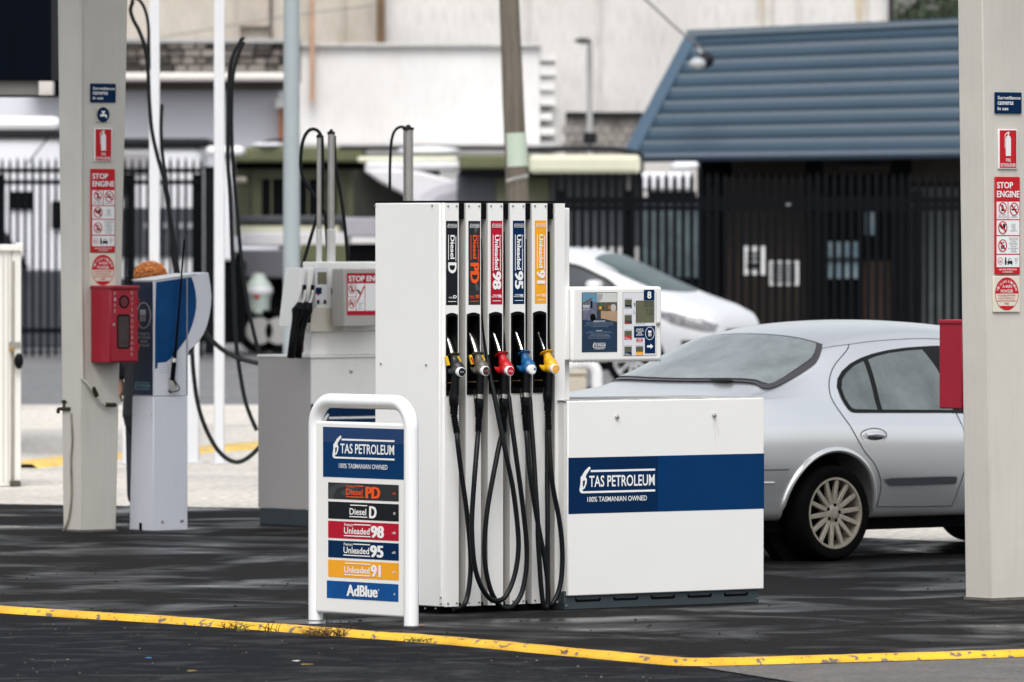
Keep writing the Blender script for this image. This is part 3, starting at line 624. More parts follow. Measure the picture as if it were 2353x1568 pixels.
# grade stickers (drawing coordinates are rows and columns of the photo crop)
sx = [(160, 330), (487, 658), (811, 981), (1135, 1303), (1455, 1622)]; sty = [(198, 1428), (198, 1425), (196, 1418), (194, 1412), (192, 1406)]
S2 = [(blackp, wprint), (greyp, orange), (red, wprint), (navy, wprint), (yellow, wprint)]
for i in range(5):
    px0 = (1740+sx[i][0]/3.647)*.57446; px1 = (1740+sx[i][1]/3.647)*.57446; py0 = (830+sty[i][0]/3.647)*.57446; py1 = (830+sty[i][1]/3.647)*.57446
    a = D.x(px0); b = D.x(px1); P = Panel(a, b, D.z(py0, a), D.z(py1, a), -.0006, (0, 0, 170, 1230)); bgm, fg = S2[i]
    P.rect(0, 0, 170, 1230, bgm, 0, 'grade_sticker')
    if i == 1: P.poly([(85, 100), (150, 40), (165, 60), (95, 200)], mat('slate_print', (.07, .072, .078), .45), .5, 'emblem'); P.poly([(95, 850), (160, 1000), (118, 1030), (85, 900)], mat('slate_print', (.07, .072, .078), .45), .5, 'emblem')
    P.logo(18, 38, 155, 100, wprint if i != 1 else wprint, 2, False)
    big = {0: 'Diesel', 1: 'Diesel', 2: 'Unleaded', 3: 'Unleaded', 4: 'Unleaded'}[i]; num = ['D', 'PD', '98', '95', '91'][i]
    e_ = 555 if i < 2 else (722 if i < 4 else 700); s_ = 205
    P.text(big, 60 if i != 2 and i != 3 else 56, s_+2, 120 if i in (0,) else 116, e_, fg, 2, .04, rot=True)
    P.rect(28, s_, 37, e_+15, fg, 2); 
    if i in (0, 4): P.rect(135, s_+18, 144, e_+30, fg, 2)
    else: P.rect(133, 410 if i > 1 else 412, 142, e_+(15 if i > 1 else 35), fg, 2); P.text('Premium', 122, s_+5, 148, 395, fg, 2, .012, rot=True)
    n0, n1 = {0: (605, 765), 1: (612, 915), 2: (742, 1012), 3: (742, 1010), 4: (730, 935)}[i]
    P.text(num, 26, n0, 148, n1, fg, 2, .055, rot=True)
    cap = {0: [('DIESEL', 38, 1108, 96, 1130)], 1: [('PREMIUM', 8, 1096, 80, 1112), ('DIESEL', 30, 1118, 80, 1136)], 2: [('PREMIUM', 28, 1084, 100, 1102), ('UNLEADED', 8, 1108, 100, 1126)], 3: [('PREMIUM', 26, 1084, 100, 1102), ('UNLEADED', 8, 1108, 100, 1126)], 4: [('UNLEADED', 12, 1094, 100, 1116)]}[i]
    for t in cap: P.text(*t, fg, 2, .02)
    P.text(num, 102, 1084, 152, 1132, fg, 2, .05); P.rect(26, 1172, 146, 1181, fg, 2)
    st = bpy.data.objects.new('sticker_mount', None); P.build(pump); bpy.data.objects.remove(st)
# display unit on the right
ux0, ux1 = D.x(1315.2, -.03), D.x(1522.2, -.03); uz1, uz0 = D.z(659.5, ux0, -.03), D.z(832.5, ux0, -.03)
q = MB(); q.box(xr+.001, ux0-.002, -.012, .12, uz0+.01, uz1-.004); q.build('display_hinge', white, pump, bevel=.006)
q = MB(); q.box(ux0, ux1, -.03, .13, uz0, uz1); q.build('display_housing', white, pump, bevel=.016, seg=4)
q = MB()
for k in range(34): q.ball((ux0+.012+(ux1-ux0-.02)*k/33+random.uniform(-.003, .003), -.018, uz0-.001), (.004, .004, random.uniform(.002, .006)), 6, 4)
q.build('water_drops', mat('hanging_drops', (.45, .44, .43), .1, spec=.8), pump)
P = Panel(D.x((2230+380/3.919)*.57446, -.03), D.x((2230+1545/3.919)*.57446, -.03), D.z((1100+280/3.919)*.57446, ux0, -.03), D.z((1100+1278/3.919)*.57446, ux0, -.03), -.0315, (380, 280, 1545, 1278))
P.rect(378, 276, 932, 1216, mat('poster_frame', (.03, .04, .06), .4), .2, 'poster'); P.rect(384, 284, 926, 1212, mat('poster_blue', (.006, .035, .085), .3, col2=(.004, .02, .05), scale=14), .6, 'poster')
skyc = mat('poster_sky', (.10, .25, .36), .35); P.rect(384, 286, 618, 470, skyc, 1, 'poster_picture'); P.rect(618, 286, 926, 450, mat('poster_haze', (.58, .60, .58), .35, var=.08), 1, 'poster_picture')
P.poly([(610, 300), (702, 300), (690, 380), (640, 430), (612, 430)], mat('poster_grey', (.33, .33, .32), .4), 1.4, 'poster_picture')
P.poly([(618, 560), (926, 520), (926, 745), (700, 690), (640, 690)], mat('poster_sand', (.42, .28, .17), .5, var=.2, scale=30), 1.4, 'poster_picture')
P.poly([(612, 432), (926, 432), (926, 560), (760, 575), (618, 560)], mat('poster_machines', (.12, .10, .06), .5, col2=(.03, .03, .02), scale=60), 1.6, 'poster_picture')
P.ell(866, 520, 42, 58, mat('poster_tank', (.45, .44, .42), .4), 2, 'poster_picture'); P.rect(644, 500, 680, 540, yellow, 2, 'poster_picture'); P.rect(655, 440, 700, 500, mat('poster_green', (.04, .10, .05), .5), 2, 'poster_picture'); P.poly([(785, 500), (815, 470), (822, 540), (790, 545)], mat('poster_rust', (.35, .12, .05), .5), 2, 'poster_picture')
P.poly([(384, 470), (500, 420), (604, 440), (612, 690), (560, 640), (500, 720), (384, 700)], mat('poster_truck', (.05, .06, .12), .35, col2=(.18, .19, .24), scale=40), 2, 'poster_picture')
P.poly([(384, 445), (545, 348), (520, 400), (384, 465)], mat('poster_rust2', (.12, .07, .06), .5), 2.2, 'poster_picture'); P.ell(545, 670, 42, 58, blackm, 2.4, 'poster_picture'); P.rect(612, 560, 670, 700, mat('poster_dark', (.02, .03, .04), .5), 2.4, 'poster_picture')
P.rect(512, 410, 538, 520, blackm, 2.6, 'poster_picture'); P.rect(384, 478, 500, 484, wprint, 2.6, 'poster_picture'); P.text('TAS PETROL', 392, 480+8, 496, 525, wprint, 2.8, .02); P.rect(384, 545, 500, 549, wprint, 2.6, 'poster_picture')
P.poly([(384, 700), (560, 690), (926, 740), (926, 770), (384, 770)], mat('poster_blue', (.006, .035, .085), .3), 1.9, 'poster_picture')
P.text('24HR FUEL STATION', 556, 720, 732, 740, wprint, 3, .02)
pw = mat('poster_fineprint', (.36, .42, .50), .5)
P.fine(['All dispensers are controlled by the card payment machine located', 'between the pumps for 24/7 use. Follow the instructions on the card', "reader's screen. You can insert or 'tap' payment cards/devices. The lower", 'card reader is for Tas Petroleum cards only.'], 412, 746, 874, 828, pw, 3)
P.text('PLEASE NOTE', 596, 870, 688, 886, wprint, 3, .02)
P.fine(["The 'authority amount' is the amount you think you require.", 'You cannot dispense over this amount however if your vehicle is full', "BEFORE the 'authority amount' is reached", 'YOU WILL ONLY BE CHARGED FOR THE DISPLAYED/DISPENSED', 'AMOUNT. The authorised amount/pre-authorisation may show as', 'pending on your account UNTIL YOUR BANK RELEASES IT.'], 432, 890, 858, 1014, pw, 3)
P.logo(545, 1062, 742, 1146, wprint, 3)
gp_ = mat('display_face', (.66, .67, .71), .3); P.rect(1018, 280, 1547, 1280, greyp, .2, 'display_border'); P.rect(1021, 284, 1544, 1277, gp_, .6, 'display_face')
P.poly([(1352, 240), (1506, 240), (1513, 247), (1513, 400), (1506, 408), (1352, 408), (1345, 400), (1345, 247)], navy, 1.5, 'number_plate'); P.text('8', 1398, 268, 1462, 380, wprint, 2.5, .05)
P.rect(1221, 412, 1512, 760, blackm, 1, 'screen_bezel'); P.rect(1226, 418, 1508, 756, lcd, 1.6, 'screen'); P.text('20.00', 1345, 428, 1496, 518, lcdtext, 2.2, .005); P.text('7.52', 1378, 548, 1496, 640, lcdtext, 2.2, .005)
P.text('$', 1186, 442, 1212, 508, greyp, 1.6, 0); P.text('L', 1187, 566, 1209, 618, greyp, 1.6, 0); P.text('MINIMUM DELIVERY 2 LITRES', 1222, 770, 1370, 784, greyp, 1.6, 0)
for (x0, y0, x1, y1, mm, t, fg) in [(1046, 394, 1158, 532, blackp, ['Diesel'], wprint), (1044, 640, 1158, 780, greyp, ['Premium', 'Diesel PD'], orange), (1042, 888, 1157, 1028, signred, ['Premium', 'Unleaded'], wprint), (1042, 1136, 1157, 1277, navy, ['Premium', 'Unleaded'], wprint), (1222, 1136, 1336, 1275, yellow, ['Unleaded'], wprint)]:
    P.rect(x0, y0, x1, y0+82, blackm, 1, 'price_bezel'); P.rect(x0+4, y0+4, x1-4, y0+78, lcd, 1.6, 'price_screen'); P.text('204.9' if t[-1][0] != 'U' else '199.9', x0+30, y0+14, x1-12, y0+60, lcdtext, 2.2, 0)
    P.rect(x0, y0+84, x1, y1, mm, 1, 'price_label'); P.text(t[-1], x0+6, y1-26, x0+88, y1-6, fg, 2, .02)
    if len(t) > 1: P.text(t[0], x0+6, y1-42, x0+52, y1-30, fg, 2, .01)
    P.text('CENTS PER LITRE', x0, y0-20, x1, y0-8, greyp, 1.6, 0)
P.poly([(1192, 815), (1526, 812), (1526, 1248), (1363, 1248), (1362, 1000), (1192, 998)], navy, 1, 'pay_notice')
P.fine(['PROCEED TO', 'PAY STATION', 'BEFORE', 'REFUELLING'], 1222, 852, 1340, 970, wprint, 2, .02, .78); P.ring(1439, 930, 73, 103, 7, wprint, 2, 'emblem')
P.rect(1414, 886, 1460, 920, wprint, 2, 'emblem')
for a in range(3):
    for b in range(3): P.rect(1416+a*17, 928+b*17, 1429+a*17, 941+b*17, wprint, 2, 'emblem')
P.ring(1466, 905, 6, 16, 2, wprint, 2, 'emblem', 16)
P.poly([(1396, 1118), (1450, 1118), (1450, 1092), (1494, 1135), (1450, 1178), (1450, 1152), (1396, 1152)], wprint, 2, 'arrow_emblem')
P.rect(1230, 1012, 1329, 1054, signred, 1, 'stop_label'); P.text('STOP', 1252, 1020, 1306, 1044, wprint, 2, .03); P.text('EMERGENCY ONLY', 1224, 1060, 1330, 1074, signred, 2, 0)
P.build(pump)
q = MB(); q.lathe([(.002, -.012), (.009, -.010), (.012, -.004), (.012, .002)], (D.x((2230+1571/3.919)*.57446, -.031), -.031, D.z((1100+778/3.919)*.57446, ux0, -.03)), 'y', 14); q.build('lock', steel, pump)

# nozzles and hoses (each nozzle with its hose is one thing; it hangs from the dispenser)
NZ = [('black', (.022, .024, .028), 1062, 855, 'Diesel', 'black'), ('grey', (.115, .105, .085), 1117.6, 852.5, 'Premium Diesel', 'taupe grey'), ('red', (.50, .008, .012), 1173.6, 852.4, 'Premium Unleaded', 'red'), ('blue', (.006, .10, .27), 1224.7, 849.5, '', 'blue'), ('yellow', (.80, .42, .01), 1277, 848, 'Unleaded', 'yellow')]
capmat = [blackp, greyp, red, wprint, mat('cap_amber', (.80, .36, .02), .4)]
Z8 = lambda x, y: ((1750+x/1.568)*.57446, (1500+y/1.568)*.57446)
Z7 = lambda x, y: ((1700+x/1.705)*.57446, (780+y/1.705)*.57446)
hoses = [
 [Z8(122, 360), Z8(126, 420), Z8(150, 620), Z8(182, 850), Z8(205, 1080), Z8(207, 1240), Z8(190, 1380), Z8(162, 1452), Z8(135, 1470), Z8(100, 1468)],
 [Z8(256, 352), Z8(250, 420), Z8(234, 620), Z8(218, 850), Z8(216, 1000), Z8(232, 1190), Z8(270, 1320), Z8(325, 1400), Z8(375, 1418), Z8(430, 1385), Z8(480, 1270), Z8(506, 1120), Z8(503, 960), Z8(474, 720), Z8(432, 510), Z8(390, 300), Z8(355, 120), Z8(328, 0), Z7(424, 1100), Z7(404, 900), Z7(392, 700), Z7(389, 500), Z7(396, 330), Z7(400, 240)],
 [Z8(416, 350), Z8(392, 420), Z8(352, 620), Z8(312, 850), Z8(295, 1050), Z8(300, 1200), Z8(330, 1340), Z8(375, 1430), Z8(425, 1465), Z8(480, 1445), Z8(530, 1360), Z8(557, 1210), Z8(557, 1040), Z8(532, 800), Z8(500, 560), Z8(465, 300), Z8(447, 140), Z7(568, 1440), Z7(556, 1290), Z7(548, 1100), Z7(552, 900), Z7(546, 700), Z7(545, 500), Z7(550, 250)],
 [Z8(557, 345), Z8(562, 420), Z8(580, 620), Z8(612, 830), Z8(642, 1000), Z8(676, 1180), Z8(692, 1330), Z8(692, 1430), Z8(680, 1462), Z8(664, 1440), Z8(650, 1330), Z8(640, 1190), Z8(630, 1020), Z8(628, 900), Z8(616, 720), Z8(603, 500), Z8(588, 300), Z8(578, 150), Z7(702, 1440), Z7(698, 1200), Z7(697, 900), Z7(696, 600), Z7(700, 300)],
 [Z8(697, 340), Z8(701, 430), Z8(712, 600), Z8(730, 740), Z8(762, 900), Z8(782, 1080), Z8(780, 1240), Z8(762, 1350), Z8(728, 1425), Z8(700, 1440), Z8(692, 1400), Z8(690, 1200), Z8(690, 900), Z8(688, 600), Z8(690, 300), Z7(845, 1300), Z7(848, 1000), Z7(850, 700), Z7(852, 400), Z7(852, 250)]]
hoff = [(-.075, -.02), (-.115, .055), (-.085, .05), (-.09, .05), (-.075, .05)]
for i in range(5):
    nm, colr, dx, dy, lab, cn = NZ[i]; gm = mat('nozzle_'+nm, colr, .42, var=.25, scale=28)
    e = bpy.data.objects.new('fuel_nozzle', None); C.objects.link(e); ey = -.05
    ax = D.x(dx, ey); az = D.z(dy, ax, ey); e.location = D.o+Vector((ax*D.c-ey*D.s, ax*D.s+ey*D.c, az)); e.rotation_euler = (0, 0, R(ANG))
    tag(e, {'black': 'black diesel nozzle with yellow trigger clips hanging leftmost on the dispenser', 'grey': 'taupe grey diesel nozzle, second from the left, whose hose makes the big front loop', 'red': 'red nozzle hanging in the middle holster of the dispenser', 'blue': 'blue nozzle with a plain white cap disc', 'yellow': 'yellow nozzle hanging in the rightmost holster'}[nm], 'fuel nozzle', 'nozzles hanging on the central dispenser')
    K = 1/SC/math.cos(R(ANG)); KZ = 1/SC        # metres along x and z per photo column / row
    tn = math.tan(R(ANG))
    def L_(px, py, y=0): return Vector(((px-dx)*K+y*tn, y, -(py-dy)*KZ))
    # spout
    slim = i > 1
    sp = [L_(dx-42, dy-89, .118), L_(dx-39, dy-83, .112), L_(dx-35, dy-72, .100), L_(dx-30, dy-58, .082), L_(dx-25.5, dy-43, .064)] if slim else [L_(dx-40, dy-87, .115), L_(dx-37, dy-79, .108), L_(dx-33, dy-68, .096), L_(dx-28, dy-54, .08), L_(dx-24, dy-40, .06)]
    sm = smoothpath(sp, 6); rr = []
    for j in range(len(sm)):
        t = j/(len(sm)-1); rr.append((.0055+.005*min(1, t*4) if t < .22 else .0155+.003*t) if slim else (.008+.011*min(1, t*2.2)))
    q = MB(); q.tube(sm, rr, 14); so = q.build('spout', steel, e)
    if slim:
        q = MB(); q.tube([sm[8], sm[9]], .0175, 14); q.tube([sm[14], sm[15]], .0185, 14); q.build('collar_ring', steel, so)
    # splash guard
    axis = (L_(dx-25, dy-42, .064)-L_(dx-30, dy-58, .082)).normalized(); c0 = L_(dx-21.5, dy-38, .055)
    t1 = axis.cross(Vector((0, 1, 0))).normalized(); t2 = axis.cross(t1)
    q = MB(); vs = []; fs = []; n = 24
    for (rad, h) in [(.010, -.004), (.036, .000), (.038, .003), (.036, .0045), (.020, .006)]:
        for k in range(n): a = 2*math.pi*k/n; vs.append(c0+t1*math.cos(a)*rad+t2*math.sin(a)*rad*.9+axis*h)
    for r_ in range(4):
        for k in range(n): k2 = (k+1) % n; fs.append((r_*n+k, r_*n+k2, (r_+1)*n+k2, (r_+1)*n+k))
    q.add(vs, fs); q.build('splash_guard', gm if i else mat('guard_olive', (.05, .045, .02), .5, var=.2), e)
    # body
    bo = merged([([L_(dx-21, dy-36, .054), L_(dx-18.5, dy-27, .046)], [.0215, .0205]), ([L_(dx-18.5, dy-27, .046), L_(dx-15, dy-17, .034), L_(dx-10, dy-9, .014), L_(dx-2.5, dy-1, -.012)], [.0205, .030, .0345, .0265]),
        ([L_(dx-13, dy-7, .02), L_(dx-24, dy-1, .035), L_(dx-32, dy-4, .05), L_(dx-38, dy-9, .06)], [.029, .021, .012, .003]), ([L_(dx-14, dy-3, .012), L_(dx-8, dy+3, -.0)], [.027, .025])], 'nozzle_body', gm, e, .0035, it=3)
    # cap disc
    q = MB(); xo = -.036*tn; q.lathe([(.002, -.034), (.0215, -.034), (.0250, -.032), (.0256, -.028), (.0245, -.014), (.02, -.006)], (xo, 0, 0), 'y', 28); q.build('cap_ring', wprint, e)
    q = MB(); q.lathe([(.001, -.0358), (.0202, -.0355), (.0212, -.0345)], (xo, 0, 0), 'y', 24); co = q.build('cap_disc', capmat[i], e)
    if lab:
        PT = Panel(xo-.0155, xo+.0155, .006, -.006, -.0362, (0, 0, 100, 40)); f_ = orange if i == 1 else wprint; ws = lab.split()
        for j, w_ in enumerate(ws): PT.text(w_, 4+(8 if len(w_) < 7 else 0), 20*j+(9 if len(ws) == 1 else 1), 96-(8 if len(w_) < 7 else 0), 20*j+(9 if len(ws) == 1 else 1)+15, f_, .3, .01)
        PT.build(e)
    if i < 2:
        ym = mat('clip_yellow', (.80, .50, .01), .4, var=.1); q = MB(); a = L_(dx-38, dy-36, .03); b = L_(dx-32, dy-14, .025)
        q.hexa([a+Vector((0, 0, 0)), a+Vector((.014, 0, .002)), a+Vector((.014, .012, .002)), a+Vector((0, .012, 0)), b+Vector((-.004, 0, 0)), b+Vector((.014, 0, .004)), b+Vector((.014, .012, .004)), b+Vector((-.004, .012, 0))]); q.build('trigger_clip', ym, e, bevel=.002)
        q = MB(); a = L_(dx-10, dy-36, .012); b = L_(dx-4, dy-24, .008); q.tube([a, b], .005, 8); q.build('trigger_clip', ym, e)
        if i: q = MB(); a = L_(dx-35, dy-31, .027); b = L_(dx-30, dy-18, .024); q.tube([a, b], .004, 6); q.build('clip_label', signred, e)
    # grip, coupling, ribbed boot
    gx = [-17.5, -16, -16, -17, -17][i]; ring = i in (1, 2, 3)
    g0 = L_(dx+gx+2, dy+8, .004); g1 = L_(dx+gx, dy+58-4, .0)
    q = MB(); n = 26; q.tube([g0.lerp(g1, j/n) for j in range(n+1)], [.0195+(.0010 if j % 2 else 0)+.002*j/n for j in range(n+1)], 14); q.build('grip', black, e)
    q = MB(); q.tube([L_(dx+gx-11, dy+45, .01), L_(dx+gx-12, dy+62, .01), L_(dx+gx-10, dy+78, .008)], .003, 6); q.build('trigger_guard', darkmetal, e)
    if ring: q = MB(); q.tube([L_(dx+gx, dy+53), L_(dx+gx-.3, dy+64)], .0195, 16); q.build('swivel_ring', steel, e)
    q = MB(); s0_, s1_ = (64 if ring else 52), (107 if ring else 98); q.tube([L_(dx+gx-.3, dy+s0_), L_(dx+gx-.6, dy+s0_+2), L_(dx+gx-.8, dy+(s0_+s1_)/2), L_(dx+gx-1, dy+(s0_+s1_)/2+1), L_(dx+gx-1.5, dy+s1_-1), L_(dx+gx-1.6, dy+s1_)], [.020, .0225, .0225, .0208, .0195, .0175], 16); q.build('coupling', black, e)
    q = MB(); n = 27; a = L_(dx+gx-1.5, dy+s1_); hp = hoses[i]; b = L_(hp[0][0], hp[0][1]+3); q.tube([a.lerp(b, j/n) for j in range(n+1)], [.0178 if (j % 3) else .0138 for j in range(n)]+[.0125], 14); q.build('ribbed_boot', black, e)
    # hose
    hpts = []
    m_ = len(hp)-1
    for j, (x, y) in enumerate(hp):
        t = j/m_; ya = hoff[i][0]; yb = hoff[i][1]
        yy = -.05 if j == 0 else (ya*min(1, j/2)+(-.05)*(1-min(1, j/2)) if t < .62 else ya+(yb-ya)*min(1, (t-.62)/.22))
        if i == 0: yy = -.05 if j == 0 else (ya if j < 8 else -.02)
        lx_ = D.x(x, yy); hpts.append(Vector((lx_-ax, yy-ey, D.z(y, lx_, yy)-az)))
    q = MB(); q.tube(smoothpath(hpts, 8), .0128, 12); q.build('hose', rubber, e)

# ------------------------------------------------------------------ hydraulics cabinet to the right
Kc = Fr(1297, 1402, ANG); cab = tag(Kc.empty('pump_cabinet'), 'low white pump cabinet with a wide navy band beside the tall dispenser', 'cabinet')
cx1 = Kc.x(1750.5); ct = Kc.z(922, 0)
q = MB(); q.box(.004, cx1-.006, .004, .58, .095, ct-.004); q.build('body', white2, cab, smooth=False)
q = MB(); q.box(.008, cx1, -.018, .001, Kc.z(1370, 0), ct); q.build('front_panel', white, cab, bevel=.005)
q = MB(); q.box(-.002, cx1-.002, -.006, .59, ct-.003, ct+.004); q.build('top_panel', mat('grimy_top', (.60, .59, .57), .5, col2=(.14, .14, .14), scale=7, dirt=.3), cab, bevel=.002)
q = MB(); x1 = Kc.x(1744); q.box(.0, x1, 0, .57, 0, .09); q.build('plinth', slate, cab, bevel=.004)
zs = Kc.z(1381, 0)
for (a, b) in [(118, 292), (376, 544), (628, 792), (876, 1040), (1122, 1284)]:
    xa = Kc.x((2230+(a+12)/1.686)*.57446); xb = Kc.x((2230+(b-12)/1.686)*.57446); zc = .048; q = MB()
    k = 8; top = [(xa, zc)]; pts = [(xa-.006, zc+.012), (xa-.012, zc+.006), (xa-.012, zc-.002), (xa-.004, zc-.010), (xb+.004, zc-.010), (xb+.012, zc-.002), (xb+.012, zc+.006), (xb+.006, zc+.012), (xb-.004, zc+.002), (xa+.004, zc+.002)]
    q.prism(pts, -.0015, .0); q.build('vent_slot', blackm, cab, smooth=False)
screws(cab, [(.012, -.001, .074), (.012, -.001, .02), (.10, -.001, .078), (x1-.014, -.001, .02), (x1-.014, -.001, .074), (x1-.12, -.001, .074)], .006)
for (px, py) in [(1417, 958.5), (1640.5, 955)]:
    lx_ = Kc.x(px, -.02); z_ = Kc.z(py, lx_, -.02); q = MB(); q.lathe([(.003, -.016), (.009, -.013), (.0125, -.006), (.013, .0)], (lx_, -.018, z_), 'y', 16); lo = q.build('lock', steel, cab)
q = MB(); lx_ = Kc.x(1641, -.0185); zl_ = Kc.z(964, lx_)
for (o_, ln, w_) in [(0, .14, .0012), (.008, .09, .0009), (-.007, .06, .0008), (.014, .12, .0007)]:
    q.poly([(lx_+o_, -.0184, zl_), (lx_+o_+w_, -.0184, zl_), (lx_+o_*1.8+w_+.006, -.0184, zl_-ln*.6), (lx_+o_*1.4+.012, -.0184, zl_-ln), (lx_+o_*1.8+.005, -.0184, zl_-ln*.6)])
q.build('rust_run', mat('pale_rust_run', (.50, .46, .42), .6), cab, smooth=False, fix=False)
za, zb_ = Kc.z(1052.5, 0, -.018), Kc.z(1182, 0, -.018); P = Panel(.008, cx1, za, zb_, -.0186, (63, 473, 1378, 856))
P.rect(66, 473, 1378, 856, navy, 0, 'band'); P.rect(660, 473, 1378, 856, blue, .3, 'band'); P.logo(137, 535, 640, 718, wprint, 1.2)
P.build(cab)

# ------------------------------------------------------------------ hoop price sign
Z6 = lambda x, y: ((1200+x/1.4927)*.57446, (1500+y/1.4927)*.57446)
ax_, ay_, _ = gp(725.5, 1427); bx_, by_, _ = gp(945, 1440.5); sdeg = math.degrees(math.atan2(by_-ay_, bx_-ax_)); SW = math.hypot(bx_-ax_, by_-ay_)
G = Fr(0, deg=sdeg, o=(ax_, ay_, 0)); sg = tag(G.empty('price_sign'), 'white hoop framed fuel grade sign board standing on the wet forecourt', 'sign')
rp_ = .0366; hz = G.z(906, SW/2)-rp_; cr = .125
path = [(0, 0, 0), (0, 0, hz-cr-.02), (0, 0, hz-cr)]+[(cr-cr*math.cos(R(a)), 0, hz-cr+cr*math.sin(R(a))) for a in range(8, 90, 8)]+[(cr, 0, hz), (SW-cr, 0, hz)]+[(SW-cr+cr*math.sin(R(a)), 0, hz-cr+cr*math.cos(R(a))) for a in range(8, 90, 8)]+[(SW, 0, hz-cr), (SW, 0, hz-cr-.02), (SW, 0, 0)]
q = MB(); q.tube(path, rp_, 28); q.build('hoop_frame', mat('glossy_white_tube', (.82, .83, .85), .25, dirt=.04, coat=.3), sg, ang=60)
q = MB(); q.tube([(0, 0, .0), (0, 0, .006)], rp_+.002, 24); q.tube([(SW, 0, 0), (SW, 0, .006)], rp_+.002, 24); q.build('base_grime', mat('base_grime', (.22, .21, .19), .9, var=.3, scale=40), sg)
p0 = G.x(742, -.02); zt = G.z(968, p0); zb_ = G.z(1408.5, p0); q = MB(); q.box(.022, SW-.022, -.022, .022, zb_, zt); q.build('board', white, sg, bevel=.012, seg=3)
L0 = G.x(Z6(137, 0)[0], -.0235); L1 = G.x(Z6(625, 0)[0], -.0235)
zA = G.z(Z6(0, 310)[1], L0, -.0235); zB = G.z(Z6(0, 1420)[1], L0, -.0235)
P = Panel(L0, L1, zA, zB, -.0232, (137, 310, 625, 1420))
P.rect(137, 310, 625, 608, blue, 0, 'header'); P.rect(137, 310, 625, 400, mat('header_top', (.003, .034, .125), .38), .2, 'header'); P.logo(195, 358, 566, 497, wprint, 1.2, False); P.text('100% TASMANIAN OWNED', 234, 524, 525, 553, mat('soft_white', (.62, .65, .70), .5), 1.4, .02)
def row(y0, y1, m, t, num, small, fg, prem, tx0, tx1, nx0, nx1):
    P.rect(168, y0, 590, y1, m, 0, 'grade_panel'); h = y1-y0; 
    P.text(t, tx0, y0+.34*h, tx1, y0+.72*h, fg, 1.2, .02); P.text(num, nx0, y0+.18*h, nx1, y0+.88*h, fg, 1.2, .06); P.rect(tx0-1, y0+.80*h, tx1+6, y0+.86*h, fg, 1.2)
    P.rect(tx0+(58 if prem else 4), y0+.13*h, tx1+6, y0+.19*h, fg, 1.2)
    if prem: P.text('Premium', tx0+2, y0+.10*h, tx0+54, y0+.27*h, fg, 1.2, .012)
    P.text(small, 568-8*len(small)/2-4, y0+.52*h-5, 572, y0+.52*h+9, fg, 1.2, .02)
row(640, 738, mat('carbon_print', (.016, .019, .021), .42, var=.15), 'Diesel', 'PD', 'PD', orange, 1, 278, 376, 393, 482)
P.poly([(172, 712), (178, 670), (225, 648), (285, 642), (290, 660), (225, 672), (195, 736), (176, 736)], mat('carbon_emblem', (.04, .043, .046), .45), .5, 'emblem'); P.poly([(300, 650), (390, 650), (330, 690), (270, 720), (240, 700)], mat('carbon_emblem', (.04, .043, .046), .45), .5, 'emblem')
row(754, 856, blackp, 'Diesel', 'D', 'D', wprint, 0, 298, 398, 415, 460)
row(869, 971, red, 'Unleaded', '98', 'u98', wprint, 1, 265, 418, 424, 504)
row(985, 1087, navy, 'Unleaded', '95', 'u95', wprint, 1, 262, 415, 420, 501)
row(1101, 1203, yellow, 'Unleaded', '91', 'u91', wprint, 0, 266, 418, 425, 485)
P.rect(160, 1226, 588, 1330, adblue, 0, 'grade_panel'); P.text('AdBlue', 280, 1244, 466, 1312, wprint, 1.2, .05); P.text('®', 468, 1260, 476, 1272, wprint, 1.2, 0); P.text('A', 560, 1278, 570, 1292, wprint, 1.2, .01)
P.build(sg)
# ------------------------------------------------------------------ canopy columns with their signs
def column(px, py, side_px, x_bot, x_top, xs_bot, xs_top, xc_top, label, ztop=6.38):
    f = Fr(px, py, ANG); e = tag(f.empty('canopy_column'), label, 'column', 'steel columns carrying the forecourt canopy')
    H = f.z(0); wb = f.x(x_bot); wt = f.x(x_top)
    yb = f.y(xs_bot, 0); x0t = 0
    # top corner shift
    k = (xc_top-CX)/F; x0t = f.x(xc_top); yt = f.y(xs_top, x0t)
    def ex(a, b): return a+(b-a)*ztop/H
    q = MB(); q.hexa([(0, 0, 0), (wb, 0, 0), (wb, yb, 0), (0, yb, 0), (ex(0, x0t), 0, ztop), (ex(wb, wt), 0, ztop), (ex(wb, wt), ex(yb, yt), ztop), (ex(0, x0t), ex(yb, yt), ztop)])
    q.build('post', creamcol, e, bevel=.008); q = MB(); q.box(-.006, wb+.006, -.006, yb+.006, 0, .014); q.build('base_sealant', mat('dirty_sealant', (.16, .15, .13), .9, var=.5, scale=20), e, smooth=False)
    return f, e, H
cl, ce, HL = column(187.5, 1223, 0, 267, 294, 145, 132, 181, 'far cream canopy column at the left with a brass tap and thin pipe')
crf, cre, HR = column(2277, 1381, 0, 2420, 2432, 2218, 2200, 2257, 'near cream canopy column at the right edge of the photo')
can = MB(); cu_, cv_ = Vector((cl.c, cl.s, 0)), Vector((-cl.s, cl.c, 0)); cc = Vector((-.15, 46, 0))
can.hexa([cc+cu_*a+cv_*b+Vector((0, 0, z)) for z in (6.4, 7.0) for a, b in ((-2.2, -8.0), (.98, -8.0), (.98, 5.7), (-2.2, 5.7))])  # out of view; slab slimmed and raised to tune the shade it casts
o = can.build('canopy', mat('canopy_underside', (.55, .55, .54), .6, var=.05), smooth=False); tag(o, 'unseen forecourt canopy roof on the two cream columns, sized for its shade', 'canopy')
